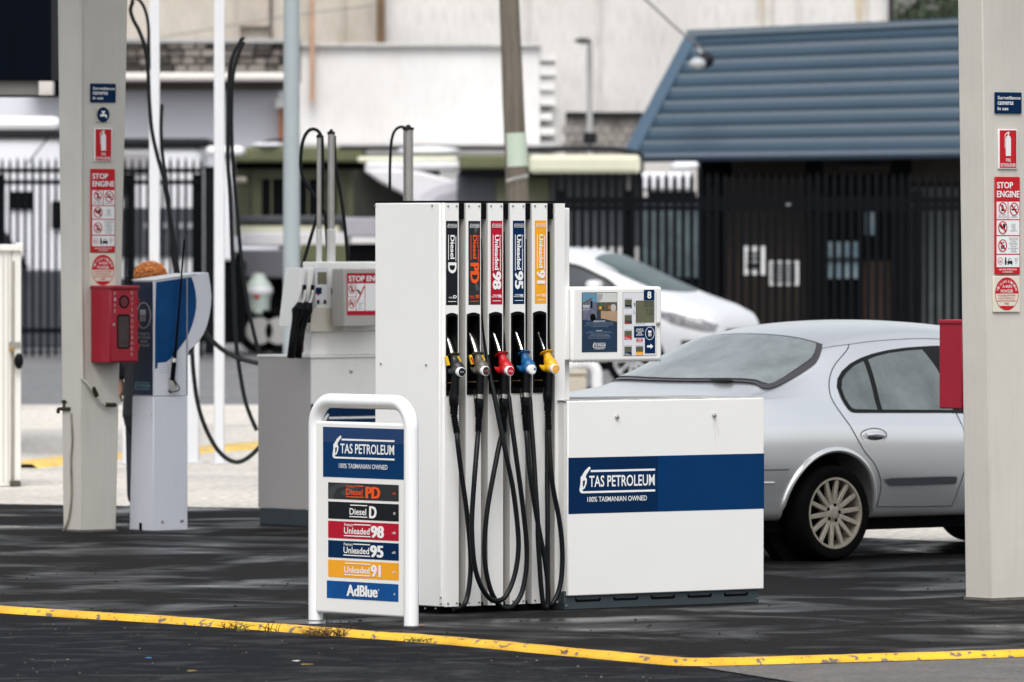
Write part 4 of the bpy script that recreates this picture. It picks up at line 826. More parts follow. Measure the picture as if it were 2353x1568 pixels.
# pipe run on the left column
q = MB()
P = [(-.012, -.006, HL+.6), (-.010, -.007, cl.z(655)), (.0, -.008, cl.z(871))]; q.tube(P, .011, 8)
q.tube(smoothpath([(.0, -.010, cl.z(871)), (.05, -.03, cl.z(890)), (.13, -.03, cl.z(925)), (.2, -.025, cl.z(931))], 4), .007, 8); q.build('conduit', creamcol, ce)
q = MB(); q.tube([(cl.x(207), -.032, cl.z(891)), (cl.x(216), -.032, cl.z(911))], .016, 8); q.build('pipe_union', mat('tarnished_brass', (.06, .05, .025), .4, metal=.6, var=.4), ce)
q = MB(); q.tube([(cl.x(237), -.03, cl.z(931)), (cl.x(260), -.03, cl.z(932))], .014, 8); q.build('pipe_end', mat('tarnished_brass', (.06, .05, .025), .4), ce)
def lpt(fr, px, py, off=.012):                    # point on the left end face of a frame
    lf = fr.left(); l = lf.x(px, -off); return (-off, -l, lf.z(py, l, -off))
q = MB(); q.tube(smoothpath([lpt(cl, 163, 950), lpt(cl, 166, 1010), lpt(cl, 163, 1060), lpt(cl, 164, 1140), lpt(cl, 158, 1190), lpt(cl, 147, 1220)], 4), .007, 8); q.build('water_pipe', mat('stained_pipe', (.34, .31, .25), .6, var=.5), ce)
f = cl; a = Vector(lpt(cl, 150, 940)); e = bpy.data.objects.new('garden_tap', None); C.objects.link(e); e.location = cl.o+Vector((a.x*cl.c-a.y*cl.s, a.x*cl.s+a.y*cl.c, a.z)); e.rotation_euler = (0, 0, R(ANG)); tag(e, 'small brass garden tap on the left side of the far canopy column', 'tap')
br = mat('tarnished_brass', (.06, .05, .025), .4)
q = MB(); q.tube([(0, -.05, 0), (0, .04, 0)], .013, 10); q.tube(smoothpath([(0, .03, 0), (-.01, .06, -.003), (-.012, .065, -.03)], 4), [.012]*8+[.011], 10); q.build('tap_body', br, e)
q = MB(); q.tube([(0, .015, 0), (0, .015, .045)], .008, 8); q.tube([(-.006, .015, .045), (.006, .015, .045)], .014, 8); q.tube([(0, -.012, .046), (0, .04, .046)], .005, 6); q.build('tap_handle', br, e)
def plate(fr, px0, py0, px1, py1, name, label, m, cat='sign', th=.004, rnd=.006, white_edge=False, group=None):
    a = fr.x(px0, -.012); b = fr.x(px1, -.012); zt = fr.z(py0, a, -.012); zb = fr.z(py1, a, -.012)
    e = bpy.data.objects.new(name, None); C.objects.link(e); e.location = fr.o+Vector((a*fr.c+.012*fr.s, a*fr.s-.012*fr.c, zb)); e.rotation_euler = (0, 0, R(fr.deg)); tag(e, label, cat, group)
    w, h = b-a, zt-zb; q = MB(); q.box(0, w, 0, .011, 0, h); q.build('plate', m, e, bevel=.003)
    return e, w, h
def prohib(P, cx, cy, rx, ry, n=2, icon=0):
    dk = greyp; P.ell(cx, cy, rx*.95, ry*.95, wprint, n-.5, 'emblem')
    if icon == 0: P.poly([(cx-rx*.25, cy-ry*.1), (cx, cy-ry*.7), (cx+rx*.3, cy-ry*.1), (cx+rx*.1, cy+ry*.1), (cx-rx*.15, cy+ry*.1)], dk, n, 'emblem'); P.rect(cx-rx*.3, cy+ry*.15, cx+rx*.3, cy+ry*.6, dk, n, 'emblem')
    if icon == 1: P.rect(cx-rx*.6, cy-ry*.05, cx+rx*.55, cy+ry*.2, dk, n, 'emblem'); P.rect(cx+rx*.1, cy-ry*.5, cx+rx*.2, cy-ry*.15, dk, n, 'emblem'); P.rect(cx-rx*.1, cy-ry*.5, cx+rx*.4, cy-ry*.42, dk, n, 'emblem')
    if icon == 2: P.poly([(cx-rx*.9, cy-ry*.35), (cx-rx*.3, cy-ry*.35), (cx+rx*.05, cy+ry*.2), (cx-rx*.15, cy+ry*.3), (cx-rx*.5, cy)], dk, n, 'emblem'); P.poly([(cx+rx*.1, cy-ry*.65), (cx+rx*.7, cy-ry*.5), (cx+rx*.5, cy+ry*.2), (cx-rx*.02, cy+ry*.05)], greyp, n-.2, 'emblem')
    if icon == 3:
        P.rect(cx-rx*.3, cy-ry*.5, cx+rx*.4, cy-ry*.35, dk, n, 'emblem')
        for j in range(3): P.rect(cx-rx*.4+j*rx*.32, cy+ry*(.05-.15*(j == 2)), cx-rx*.16+j*rx*.32, cy+ry*.6, dk, n, 'emblem')
    P.ring(cx, cy, rx, ry, rx*.2, signred, n+1, 'emblem'); a = .66; b = .1
    P.poly([(cx-rx*a-rx*b, cy-ry*a+ry*b), (cx-rx*a+rx*b, cy-ry*a-ry*b), (cx+rx*a+rx*b, cy+ry*a-ry*b), (cx+rx*a-rx*b, cy+ry*a+ry*b)], signred, n+1, 'emblem')
def sign_set(fr, X, Y, near, wh):
    e, w, h = plate(fr, *X[0], 'camera_sign', 'navy sign about surveillance cameras on the '+wh, navy)
    P = Panel(0, w, h, 0, -.0006, (0, 0, 155, 125))
    for k, (t, x1) in enumerate([('Surveillance', 146), ('cameras', 104), ('in use', 74)]): P.text(t, 11, 22+k*32, x1, 42+k*32, wprint, 1, .02)
    P.build(e)
    e, w, h = plate(fr, *X[1], 'extinguisher_sign', 'red fire extinguisher pictogram sign on the '+wh, wprint)
    P = Panel(0, w, h, 0, -.0006, (0, 0, 120, 250)); P.rect(7, 7, 113, 243, signred, .2, 'printed_panel')
    P.poly([(44, 60), (50, 45), (57, 38), (57, 28), (50, 26), (50, 20), (66, 16), (68, 26), (64, 28), (64, 38), (72, 45), (77, 60), (77, 168), (44, 168)], wprint, 1, 'emblem'); P.poly([(50, 22), (38, 34), (38, 120), (41, 120), (42, 37), (52, 27)], wprint, 1, 'emblem')
    P.text('FIRE', 46, 184, 76, 204, wprint, 1, .01); P.text('EXTINGUISHER', 12, 214, 108, 236, wprint, 1, .01); P.build(e)
    e, w, h = plate(fr, *X[2], 'stop_engine_sign', 'tall red and white stop engine safety sign on the '+wh, signred)
    P = Panel(0, w, h, 0, -.0006, (443, 638, 595, 1252))
    P.text('STOP', 450, 671, 550, 711, wprint, 1, .03); P.text('ENGINE', 450, 726, 590, 768, wprint, 1, .03)
    for r in [(449, 795, 517, 905), (522, 795, 590, 905), (449, 912, 590, 1005), (449, 1012, 590, 1122), (449, 1130, 590, 1206)]: P.rect(*r, wprint, .2, 'printed_panel')
    prohib(P, 484, 833, 25, 36, 2, 0); prohib(P, 556, 841, 28, 41, 2, 1); prohib(P, 485, 957, 28, 40, 2, 2); prohib(P, 484, 1070, 27, 39, 2, 3)
    P.fine(['NO FLAMES', 'TURN OFF GAS', 'PILOT LIGHTS'], 456, 874, 512, 903, greyp, 1, 0); P.text('NO SMOKING', 530, 888, 580, 896, greyp, 1, 0)
    P.fine(['DO NOT', 'OPERATE', 'PHONE', 'WHILST', 'REFUELLING'], 532, 934, 574, 986, greyp, 1, 0)
    P.fine(['PLACE CONTAINER', 'ON GROUND WHEN', 'FILLING.', 'KEEP NOZZLE IN', 'CONTACT WITH', 'CONTAINER', 'FILL ONLY AGREED', 'APPROVED', 'CONTAINERS'], 522, 1020, 584, 1118, greyp, 1, 0)
    P.ring(472, 1168, 17, 23, 3, signred, 1, 'emblem', a0=20, a1=340); P.text('16+', 462, 1158, 486, 1180, signred, 1, .01)
    P.poly([(499, 1192), (499, 1160), (502, 1142), (508, 1146), (508, 1165), (512, 1170), (508, 1192)], greyp, 1, 'emblem'); P.poly([(515, 1186), (515, 1172), (520, 1166), (523, 1152), (539, 1152), (542, 1166), (547, 1172), (547, 1186)], greyp, 1, 'emblem'); P.rect(524, 1156, 538, 1166, wprint, 2, 'emblem'); P.rect(516, 1186, 522, 1193, greyp, 1, 'emblem'); P.rect(540, 1186, 546, 1193, greyp, 1, 'emblem')
    P.fine(['DRIVER', 'ON SITE', 'ONLY', '16+'], 556, 1150, 582, 1190, greyp, 1, 0)
    P.text('ASK FOR ASSISTANCE', 462, 1216, 572, 1227, wprint, 1, .01); P.text('IF REQUIRED', 486, 1232, 548, 1243, wprint, 1, .01); P.build(e)
    e, w, h = plate(fr, *X[3], 'powder_sign', 'square cream sign with a red powder disc on the '+wh, mat('cream_plate', (.70, .66, .56), .5, var=.06))
    P = Panel(0, w, h, 0, -.0006, (430, 1262, 597, 1490)); cx, cy, rx, ry = 513, 1374, 74, 104
    def seg(y0, y1, m, n):
        a0 = math.asin(max(-1, min(1, (y0-cy)/ry))); a1 = math.asin(max(-1, min(1, (y1-cy)/ry))); ks = [a0+(a1-a0)*j/14 for j in range(15)]
        P.poly([(cx+rx*math.cos(t), cy+ry*math.sin(t)) for t in ks]+[(cx-rx*math.cos(t), cy+ry*math.sin(t)) for t in ks[::-1]], m, n, 'printed_panel')
    seg(cy-ry, 1372, signred, .3); seg(1450, cy+ry, signred, .3); P.ring(cx, cy, rx, ry, 3, signred, .6, 'emblem')
    P.text('A:B(E)', 484, 1318, 544, 1341, wprint, 1, .01); P.text('POWDER', 474, 1347, 552, 1367, wprint, 1, .01)
    P.fine(['TO BE USED FOR PAPER,', 'WOOD, TEXTILE, OIL,', 'LIQUID, AND ELECTRICAL', 'FIRES'], 452, 1380, 572, 1446, signred, 1, .01, .7)
    arc = 'THIS COLOURED EXTINGUISHER'
    P.nx(); P.lock = True
    for j, chh in enumerate(arc):
        if chh == ' ': continue
        t = R(-160+140*j/(len(arc)-1)); px_, py_ = cx+rx*.86*math.cos(t), cy+ry*.84*math.sin(t)+8; vs, fs = text_geo(chh, 0); q = P.mb(wprint, 'fine_print'); th = t+R(90)
        q.add([P.P(px_+((a-.5)*5.0*math.cos(th)+(b-.5)*13*math.sin(th)), py_+((a-.5)*7.0*math.sin(th)-(b-.5)*15*math.cos(th)), 1) for a, b in vs], fs)
    P.lock = False; P.build(e)
sign_set(crf, [(2287.7, 212, 2348, 261), (2294.7, 297, 2338, 388.6), (2287.7, 406.5, 2344, 631), (2283, 635, 2344, 718)], None, True, 'near right canopy column')
sign_set(cl, [(209, 192, 266.5, 235.5), (217, 295, 258, 371.5), (209.5, 388.5, 264.5, 580.5), (207.5, 583, 266, 660)], None, False, 'far left canopy column')
e, w, h = plate(cl, 223, 247, 251, 281, 'tap_sign', 'round navy drinking tap pictogram on the far left canopy column', creamcol)
P = Panel(0, w, h, 0, -.0006, (0, 0, 84, 109)); P.ell(42, 54, 43, 56, navy, .3, 'printed_disc')
P.poly([(20, 52), (34, 50), (36, 40), (30, 34), (30, 26), (56, 26), (56, 34), (48, 40), (50, 50), (62, 50), (68, 60), (68, 78), (58, 78), (58, 66), (20, 68)], wprint, 1, 'emblem'); P.build(e)
screws(cre, [(.33, -.003, 1.32), (.43, -.003, 1.33), (.30, -.003, crf.z(46)), (.38, -.003, crf.z(46))], .006)
for (px, py) in [(2232, 590), (2231, 675), (2231, 922)]:
    l = lpt(crf, px, py, .001); q = MB(); q.tube([(l[0], l[1], l[2]), (l[0]+.004, l[1], l[2])], .005, 8); q.build('drill_hole', darkmetal, cre)
# red extinguisher cabinets
def red_cabinet(fr, x0, x1, yA, yB, zt, zb, label, letters=True):
    e = bpy.data.objects.new('extinguisher_cabinet', None); C.objects.link(e); e.location = fr.o+Vector((x0*fr.c-yA*fr.s, x0*fr.s+yA*fr.c, zb)); e.rotation_euler = (0, 0, R(fr.deg)); tag(e, label, 'cabinet')
    w, d, h = x1-x0, yB-yA, zt-zb
    q = MB(); q.box(0, w, .008, d, 0, h-.012); q.build('body', boxred, e, bevel=.006); q = MB(); q.box(-.006, w+.006, -.008, d+.002, h-.022, h); q.build('lid', boxred, e, bevel=.005)
    q = MB(); q.box(.004, w-.004, 0, .0075, .01, h-.026); dr = q.build('door', boxred, e, bevel=.003)
    if letters:
        P = Panel(0, w, h, 0, -.0012, (533, 293, 668, 665)); P.ell(598, 371, 25, 32, blackm, .2, 'peep_ring'); P.ell(598, 371, 18, 25, mat('dim_red', (.16, .02, .03), .3, var=.4), .8, 'peep_glass')
        P.poly([(572, 432), (618, 432), (626, 442), (626, 588), (618, 598), (572, 598), (564, 588), (564, 442)], blackm, .2, 'window'); P.poly([(574, 440), (616, 440), (621, 448), (621, 583), (616, 591), (574, 591), (569, 583), (569, 448)], mat('smoked_window', (.03, .022, .022), .25, col2=(.06, .04, .04), scale=20), .8, 'window_glass')
        P.ell(548, 480, 6, 7, steel, 1, 'latch')
        for j, ch_ in enumerate('FIRE'): P.text(ch_, 549, 323+j*28, 558, 339+j*28, mat('faded_white', (.5, .4, .4), .5), 1, 0)
        P.nx()
        for j, ch_ in enumerate('EXTINGUISHER'): P.text(ch_, 631 if ch_ != 'I' else 634, 321+j*27, 641 if ch_ != 'I' else 637, 336+j*27, mat('faded_white', (.5, .4, .4), .5), 1, 0)
        P.build(e)
        for zz in (.2, .5, .8): q = MB(); q.tube([(w-.004, -.004, h*zz-.02), (w-.004, -.004, h*zz+.02)], .005, 6); q.build('hinge', boxred, e)
    return e
xa = .055; ya_ = -.215
lf = cl.left(); 
x0c = cl.x(254, -.225); x1c = cl.x(318, -.225)
red_cabinet(cl, x0c, x1c, -.225, -.004, cl.z(657, x0c, -.225), cl.z(834, x0c, -.225), 'red fire extinguisher cabinet with a dark window on the far left canopy column')
yb = crf.y(2158, .0); ya = crf.y(2206, 0)
red_cabinet(crf, .0, .2, .222, yb, crf.z(735, 0, yb), crf.z(939, 0, yb), 'plain red cabinet side sticking out behind the near right canopy column', False)

# ------------------------------------------------------------------ dark canopy fascia at the upper left
Yc = 66
B = thing('canopy_edge', 'dark canopy edge with a grey beige beam at the upper left corner', 'canopy', base(60, Yc))
part('fascia', mat('night_blue_fascia', (.003, .005, .010), .5, col2=(.001, .002, .003), scale=.4, spec=.02), B, -420, -260, 118, 185, Yc, 6)
part('lower_beam', mat('grey_beige_beam', (.16, .155, .145), .6, var=.1), B, -420, 186, 88, 219, Yc+.05, .3)
part('beam_end', mat('pale_beam_end', (.55, .52, .50), .6, var=.1), B, 89, 187, 121, 221, Yc, .4); part('beam_edge', blackm, B, -420, 219, 128, 222, Yc-.05, .5)
part('bracket', blackm, B, 121, 185, 137, 219, Yc+.3, .3)

# ------------------------------------------------------------------ payment terminal
T = Fr(352.5, 1221, ANG); te = tag(T.empty('payment_terminal'), 'grey payment terminal pedestal with a curved blue sided head and an aerial', 'payment terminal')
paleg = mat('pale_blue_grey_enamel', (.66, .68, .75), .42, dirt=.02, var=.05, scale=5)
td = T.y(304, 0); tx = T.x(431); zj = T.z(912)
q = MB(); q.hexa([(-.004, -.004, 0), (tx, -.004, 0), (tx, T.y(298, 0), 0), (-.004, T.y(298, 0), 0), (0, 0, zj), (tx, 0, zj), (tx, td, zj), (0, td, zj)]); q.build('pedestal', paleg, te, bevel=.006)
cur = [(479, 626), (484, 655), (486.5, 682), (485, 705), (481, 730), (475, 753), (467, 770), (458, 784), (447, 796), (435, 806)]
pts = [(T.x(x), T.z(y, T.x(x))) for x, y in cur]
head = [(0, zj+.003), (0, T.z(645.5)), (T.x(432), T.z(634, T.x(432)))]+pts+[(T.x(432), T.z(820, T.x(432))), (T.x(432), zj+.003)]
q = MB(); q.prism(head, 0, td-.01); hd = q.build('head', paleg, te, bevel=.004)
q = MB(); tp = [head[1], head[2], head[3]]; q.hexa([(tp[0][0]-.005, -.006, tp[0][1]+.001), (tp[2][0]-.10, -.006, tp[1][1]+.010), (tp[2][0]-.10, td, tp[1][1]+.010), (tp[0][0]-.005, td, tp[0][1]+.001), (tp[0][0]-.005, -.006, tp[0][1]+.006), (tp[2][0]-.10, -.006, tp[1][1]+.015), (tp[2][0]-.10, td, tp[1][1]+.015), (tp[0][0]-.005, td, tp[0][1]+.006)]); q.build('top_plate', wprint, te, smooth=False)
Zt = lambda x, y: ((500+x/2.4125)*.57446, (1000+y/2.4125)*.57446)
PT = Panel(0, 1, 1, 0, -.001, (0, 0, 1, 1))
def tq(pl, m, n, nm):
    q = MB(); q.poly([(T.x(Zt(x, y)[0]), -.001*n, T.z(Zt(x, y)[1], T.x(Zt(x, y)[0]))) for x, y in pl]); q.build(nm, m, te, smooth=False, fix=False)
bl = mat('side_blue', (.001, .060, .20), .4, col2=(.001, .040, .14), scale=6, spec=.15)
tq([(298, 312), (590, 270), (640, 262), (662, 320), (680, 400), (688, 480), (686, 560), (672, 640), (650, 720), (620, 800), (585, 865), (500, 985), (440, 1050), (395, 1085), (315, 1092), (312, 1140), (288, 1152), (290, 700)], bl, 1, 'side_graphic')
q = MB(); q.box(T.x(428), T.x(430.5), -.004, -.001, zj+.01, T.z(640, T.x(429))); q.build('door_seam', mat('seam_grey', (.25, .27, .30), .5, var=.1), te, smooth=False)
for k in range(4): tq([(330, 1110+k*24), (425, 1108+k*24), (425, 1112+k*24), (330, 1114+k*24)], mat('faint_print', (.40, .42, .46), .5), 1, 'print')
q = MB(); q.box(.001, .006, -.003, -.0005, zj+.1, T.z(648)); q.build('edge_trim', paleg, te, smooth=False)
lf = T.left(); l0 = lf.x(305.5, 0); l1 = lf.x(351.5, 0)
P = Panel(l0, l1, lf.z(648, l1), lf.z(909, l1), 0, (75, 308, 275, 1405), xf=lambda p: (p[1]-.001, -p[0], p[2]))
P.rect(75, 308, 275, 1405, mat('deep_navy_print', (.003, .012, .045), .4, var=.05), .2, 'back_graphic'); P.ring(185, 633, 72, 128, 9, mat('dull_white', (.40, .42, .46), .5), 1, 'emblem')
P.rect(148, 578, 205, 630, mat('dull_white', (.40, .42, .46), .5), 1, 'emblem')
for a in range(3):
    for b in range(4): P.rect(148+a*20, 638+b*14, 164+a*20, 648+b*14, mat('dull_white', (.40, .42, .46), .5), 1, 'emblem')
P.fine(['PROCEED TO', 'PAY STATION', 'BEFORE', 'REFUELLING'], 128, 800, 248, 945, mat('dull_white', (.40, .42, .46), .5), 1, .01, .7)
P.logo(95, 1270, 245, 1350, mat('teal_print', (.15, .30, .36), .5), 1, False); P.build(te)
screws(te, [(T.x(372), -.006, T.z(1199)), (T.x(415), -.006, T.z(1199)), (T.x(418), -.006, T.z(1198))], .009)
s0 = None
for (px, py) in [(306, 952), (348, 953), (306, 1070), (347, 1070), (304, 1187), (346, 1188)]:
    l = lpt(T, px, py, .002)
    q = MB(); q.tube([(l[0], l[1], l[2]), (l[0]+.004, l[1], l[2])], .006, 8); q.build('screw', screwm, te)
l = lpt(T, 323, 1214, .006); q = MB(); q.box(l[0]-.002, l[0], l[1]-.014, l[1]+.014, .004, .05); q.build('cable_notch', blackm, te, smooth=False)
e = thing('aerial', 'thin black whip aerial standing on the side of the payment terminal', 'aerial', tuple(T.o)); e.rotation_euler = (0, 0, R(ANG))
def tp3(px, py, y=-.03): return Vector((T.x(px, y), y, T.z(py, T.x(px, y), y)))
q = MB(); q.tube([tp3(396, 875), tp3(400, 835), tp3(404, 800)], [.016, .016, .010], 10); q.tube([tp3(404, 800), tp3(413, 690), tp3(423, 551)], [.008, .0065, .005], 8); q.build('whip', blackm, e)
q = MB(); q.tube([tp3(400, 833), tp3(401, 824)], .018, 10); q.build('ring', steel, e)
q = MB(); a = tp3(389, 868, -.012); q.box(a.x, a.x+.045, -.03, -.002, a.z-.09, a.z); q.build('bracket', steel, e, bevel=.003)
q = MB(); q.tube(smoothpath([tp3(398, 872), tp3(408, 885, -.04), tp3(412, 895, -.04), tp3(404, 900, -.02), tp3(396, 898, -.01)], 5), .004, 6); q.build('cable', rubber, e); q = MB(); q.ball(tp3(392, 898, -.01), .014); q.build('grommet', blackm, e)

# ------------------------------------------------------------------ second dispenser behind
U = Fr(714.5, 1211, ANG); ue = tag(U.empty('fuel_dispenser'), 'second white dispenser, out of focus and half hidden behind the tall one', 'fuel pump')
ud = U.y(594, 0); uz = U.z(821.5)
shade_w = mat('dull_white_enamel', (.86, .85, .83), .5, dirt=.03, var=.05)
shaded_side = mat('shaded_side_enamel', (.44, .42, .41), .5, var=.04)  # white enamel darkened in colour for the shade on the left face
q = MB(); q.box(.002, 1.3, .004, ud, .11, uz-.006); q.build('body', shade_w, ue, smooth=False); q = MB(); q.box(-.002, .001, .002, ud, .115, uz-.004); q.build('side_panel', shaded_side, ue, smooth=False); q = MB(); q.box(-.008, 1.31, -.008, ud+.01, uz-.005, uz+.012); q.build('top_panel', shade_w, ue, bevel=.004)
q = MB(); q.box(.002, 1.29, .008, ud-.01, 0, .108); q.build('plinth', slate, ue, bevel=.004)
P = Panel(0, 1.28, U.z(929, 0), U.z(1062, 0), -.002, (63, 473, 1378, 856)); P.rect(63, 473, 1378, 856, navy, .2, 'band'); P.logo(137, 535, 640, 718, wprint, 1.2); P.build(ue)
q = MB(); q.lathe([(.004, -.012), (.012, -.008), (.013, .004)], (U.x(807, 0), .004, U.z(853, U.x(807))), 'y', 12); q.build('lock', steel, ue)
# upper housing, stepping inwards
hz0 = uz+.012; y0 = .06; y1 = ud-.06
a0, a1, a2 = U.x(713, y0), U.x(720, y0), U.x(735, y0)
q = MB(); q.prism([(a0, hz0), (1.2, hz0), (1.2, U.z(762, 0, y0)), (a0+.02, U.z(762, 0, y0))], y0, y0+.20); q.build('lower_housing', shade_w, ue, bevel=.008)
q = MB(); q.prism([(a1, U.z(761, 0, y0)), (1.18, U.z(761, 0, y0)), (1.18, U.z(602, 0, y0)), (U.x(722, y0), U.z(602, 0, y0))], y0-.03, y0+.13); q.build('head_housing', mat('bright_white_enamel', (.88, .88, .86), .4, var=.04), ue, bevel=.008)
P = Panel(U.x(714, 0), U.x(860, 0), U.z(600, 0, .03), U.z(765, 0, .03), y0-.032, (540, 95, 1108, 770))
P.rect(604, 160, 716, 500, mat('pale_face', (.72, .73, .78), .5), .2, 'face_panel'); P.rect(622, 200, 704, 315, mat('olive_screen', (.20, .19, .13), .4, var=.1), 1, 'screen'); P.rect(560, 535, 850, 760, mat('keypad_cream', (.66, .63, .56), .5, var=.05), .2, 'keypad_panel')
P.rect(606, 345, 660, 405, navy, 1, 'label'); P.poly([(612, 405), (648, 405), (630, 425)], signred, 1, 'label'); P.rect(745, 352, 830, 408, navy, 1, 'label'); P.rect(800, 408, 830, 500, navy, 1, 'label'); P.rect(616, 462, 640, 500, greyp, 1, 'button'); P.rect(676, 462, 700, 500, greyp, 1, 'button')
for r in range(5):
    for c in range(6): P.rect(700+c*22, 560+r*30, 716+c*22, 578+r*30, mat('faded_key', (.56, .53, .46), .5), 1, 'key')
P.build(ue)
# boxed sign on it
e = thing('stop_engine_board', 'grey framed stop engine board on the blurred second dispenser', 'sign', tuple(U.o)); e.rotation_euler = (0, 0, R(ANG))
yy = -.16; b0 = U.x(790, yy); b1 = U.x(905, yy); zt, zb = U.z(618, b0, yy), U.z(751, b0, yy)
q = MB(); q.box(b0, b1, yy, yy+.13, zb, zt); q.build('frame', mat('grey_frame', (.40, .38, .36), .5, var=.05), e, bevel=.006)
P = Panel(U.x(797, yy), U.x(900, yy), U.z(628, b0, yy), U.z(725, b0, yy), yy-.001, (870, 190, 1330, 590)); P.rect(870, 190, 1330, 590, red, .2, 'printed_panel'); P.text('STOP ENGINE', 886, 215, 1310, 270, wprint, 1, .03); P.rect(880, 288, 1320, 548, wprint, .8, 'printed_panel')
for (cx_, cy_) in [(918, 338), (918, 478), (1250, 338), (1250, 478)]: prohib(P, cx_, cy_, 32, 48, 2, 1 if cy_ > 400 else 0)
P.rect(960, 290, 966, 548, red, 1, 'rule'); P.rect(1050, 290, 1056, 548, red, 1, 'rule'); P.rect(880, 412, 966, 418, red, 1, 'rule'); P.poly([(970, 460), (1040, 310), (1052, 318), (980, 466)], signred, 2, 'emblem'); P.poly([(965, 350), (985, 345), (1015, 385), (1000, 395)], greyp, 1.5, 'emblem')
P.fine(['DO NOT OPERATE', 'PHONE', 'WHILST', 'REFUELLING'], 970, 470, 1040, 540, greyp, 1, 0); P.build(e)
# nozzle bays on its left end
for k in range(2):
    x0 = [697, 716][k]
    q = MB(); yb_ = .10+k*.0
    A = U.p(x0-4, 616, .02); Bp = U.p(x0-20, 752, .02); w = .035
    q.hexa([(Bp[0], .02, Bp[2]), (Bp[0]+w, .02, Bp[2]), (Bp[0]+w, .2, Bp[2]), (Bp[0], .2, Bp[2]), (A[0], .02, A[2]), (A[0]+w, .02, A[2]), (A[0]+w, .2, A[2]), (A[0], .2, A[2])]); q.build('nozzle_bay', mat('bright_white_enamel', (.88, .88, .86), .4), ue, bevel=.004)
    q = MB(); A = U.p(x0, 655, .012); Bp = U.p(x0-10, 742, .012); q.hexa([(Bp[0], .01, Bp[2]), (Bp[0]+.026, .01, Bp[2]), (Bp[0]+.026, .0185, Bp[2]), (Bp[0], .0185, Bp[2]), (A[0], .01, A[2]), (A[0]+.024, .01, A[2]), (A[0]+.024, .0185, A[2]), (A[0], .0185, A[2])]); q.build('bay_recess', blackm, ue, smooth=False)
def up(px, py, y=0): return Vector(U.p(px, py, y))
for k, (dx, lab) in enumerate([(0, 'blurred black nozzle nearest the grey pole on the second dispenser'), (17, 'blurred black nozzle beside the display of the second dispenser')]):
    e = thing('fuel_nozzle', lab, 'fuel nozzle', tuple(U.o)); e.rotation_euler = (0, 0, R(ANG))
    q = MB(); q.tube([up(702+dx, 668, -.02), up(697+dx, 690, -.03), up(690+dx, 702, -.04)], [.012, .014, .018], 10); q.build('spout', steel, e)
    q = MB(); q.tube([up(692+dx, 700, -.04), up(686+dx, 714, -.05), up(681+dx, 735, -.05), up(676+dx, 760, -.05)], [.03, .045, .03, .024], 12); q.tube([up(688+dx, 715, -.05), up(674+dx, 714, -.05)], [.03, .02], 10); q.build('nozzle_body', black, e)
    q = MB(); q.tube(smoothpath([up(676+dx, 758, -.05), up(672+dx, 790, -.05), up(668+dx, 822, -.03)], 4), .026, 10); q.build('grip', black, e)
q = MB(); A = up(672, 765, .01); Bp = up(700, 810, .01); q.box(A.x, Bp.x, .02, .03, Bp.z, A.z); q.build('warning_label', mat('pink_label', (.50, .16, .16), .5, var=.4, scale=40), ue, smooth=False)
# hose masts
chrome = mat('brushed_mast', (.55, .53, .51), .35, metal=.9, var=.2, scale=8); spring = mat('white_spring', (.72, .71, .70), .5, var=.1)
def mast(px, py0, py1, r, label, sp=None, cap=True, fr=U, y=.13):
    def q3(x, y_): lx_ = fr.x(x, y); return Vector((lx_, y, fr.z(y_, lx_, y)))
    e = thing('hose_mast', label, 'hose mast', tuple(fr.o)); e.rotation_euler = (0, 0, R(ANG))
    q = MB(); q.tube([q3(px, py1), q3(px, py0)], r, 16); q.build('mast_tube', chrome, e)
    q = MB(); q.tube([q3(px, py0+3), q3(px, py0-3)], r*1.15, 16); q.tube([q3(px, py0-3), q3(px, py0-9)], [r*.7, r*.3], 12); q.build('mast_cap', darkmetal, e)
    if sp:
        q = MB(); a, b = q3(px, sp[1]), q3(px, sp[0]); n = 36; q.tube([a.lerp(b, j/n) for j in range(n+1)], [r*1.35 if j % 2 else r*1.1 for j in range(n+1)], 14); q.build('spring', spring, e)
    return e
mast(733, 314, 607, .0155, 'slimmer left hose mast on top of the second dispenser', (527, 604))
mast(761, 306, 607, .023, 'hose mast with a dark cap, right one on top of the second dispenser', (527, 604))
mast(938, 296, 620, .034, 'thick steel hose mast rising behind the tall dispenser', None, y=.4)
def blurhose(pts, Y, r, label, name='hanging_fuel_hose', m=rubber, dY=0):
    q = MB(); n = len(pts)-1; q.tube(smoothpath([pt(x, y, Y+dY*i/max(1, n)) for i, (x, y) in enumerate(pts)], 6), r, 10); o = q.build(name, m); tag(o, label, 'hose'); return o
YU = 52.2
blurhose([(742, 420), (741, 350), (739, 318), (732, 303), (720, 297), (707, 303), (697, 322), (692, 350), (691, 385), (697, 410), (715, 440), (737, 468), (748, 500), (752, 560), (757, 610)], YU, .012, 'looped black hose arching over the slimmer hose mast')
blurhose([(740, 312), (742, 400), (738, 460), (725, 510), (710, 560), (696, 610), (688, 660), (680, 700)], YU+.1, .012, 'black hose running down from the slimmer mast to the left nozzle')
blurhose([(768, 312), (767, 420), (760, 480), (752, 520), (757, 560), (770, 610)], YU+.15, .0135, 'black hose hanging close to the mast with the dark cap')
blurhose([(768, 312), (771, 380), (780, 430), (790, 500), (796, 560), (800, 615)], YU+.1, .012, 'black hose slanting away to the right of the second dispenser masts')
blurhose([(935, 300), (925, 292), (912, 296), (903, 310), (898, 340), (896, 400), (897, 470), (900, 560)], YU+.1, .010, 'thin black hose loop at the thick steel mast')
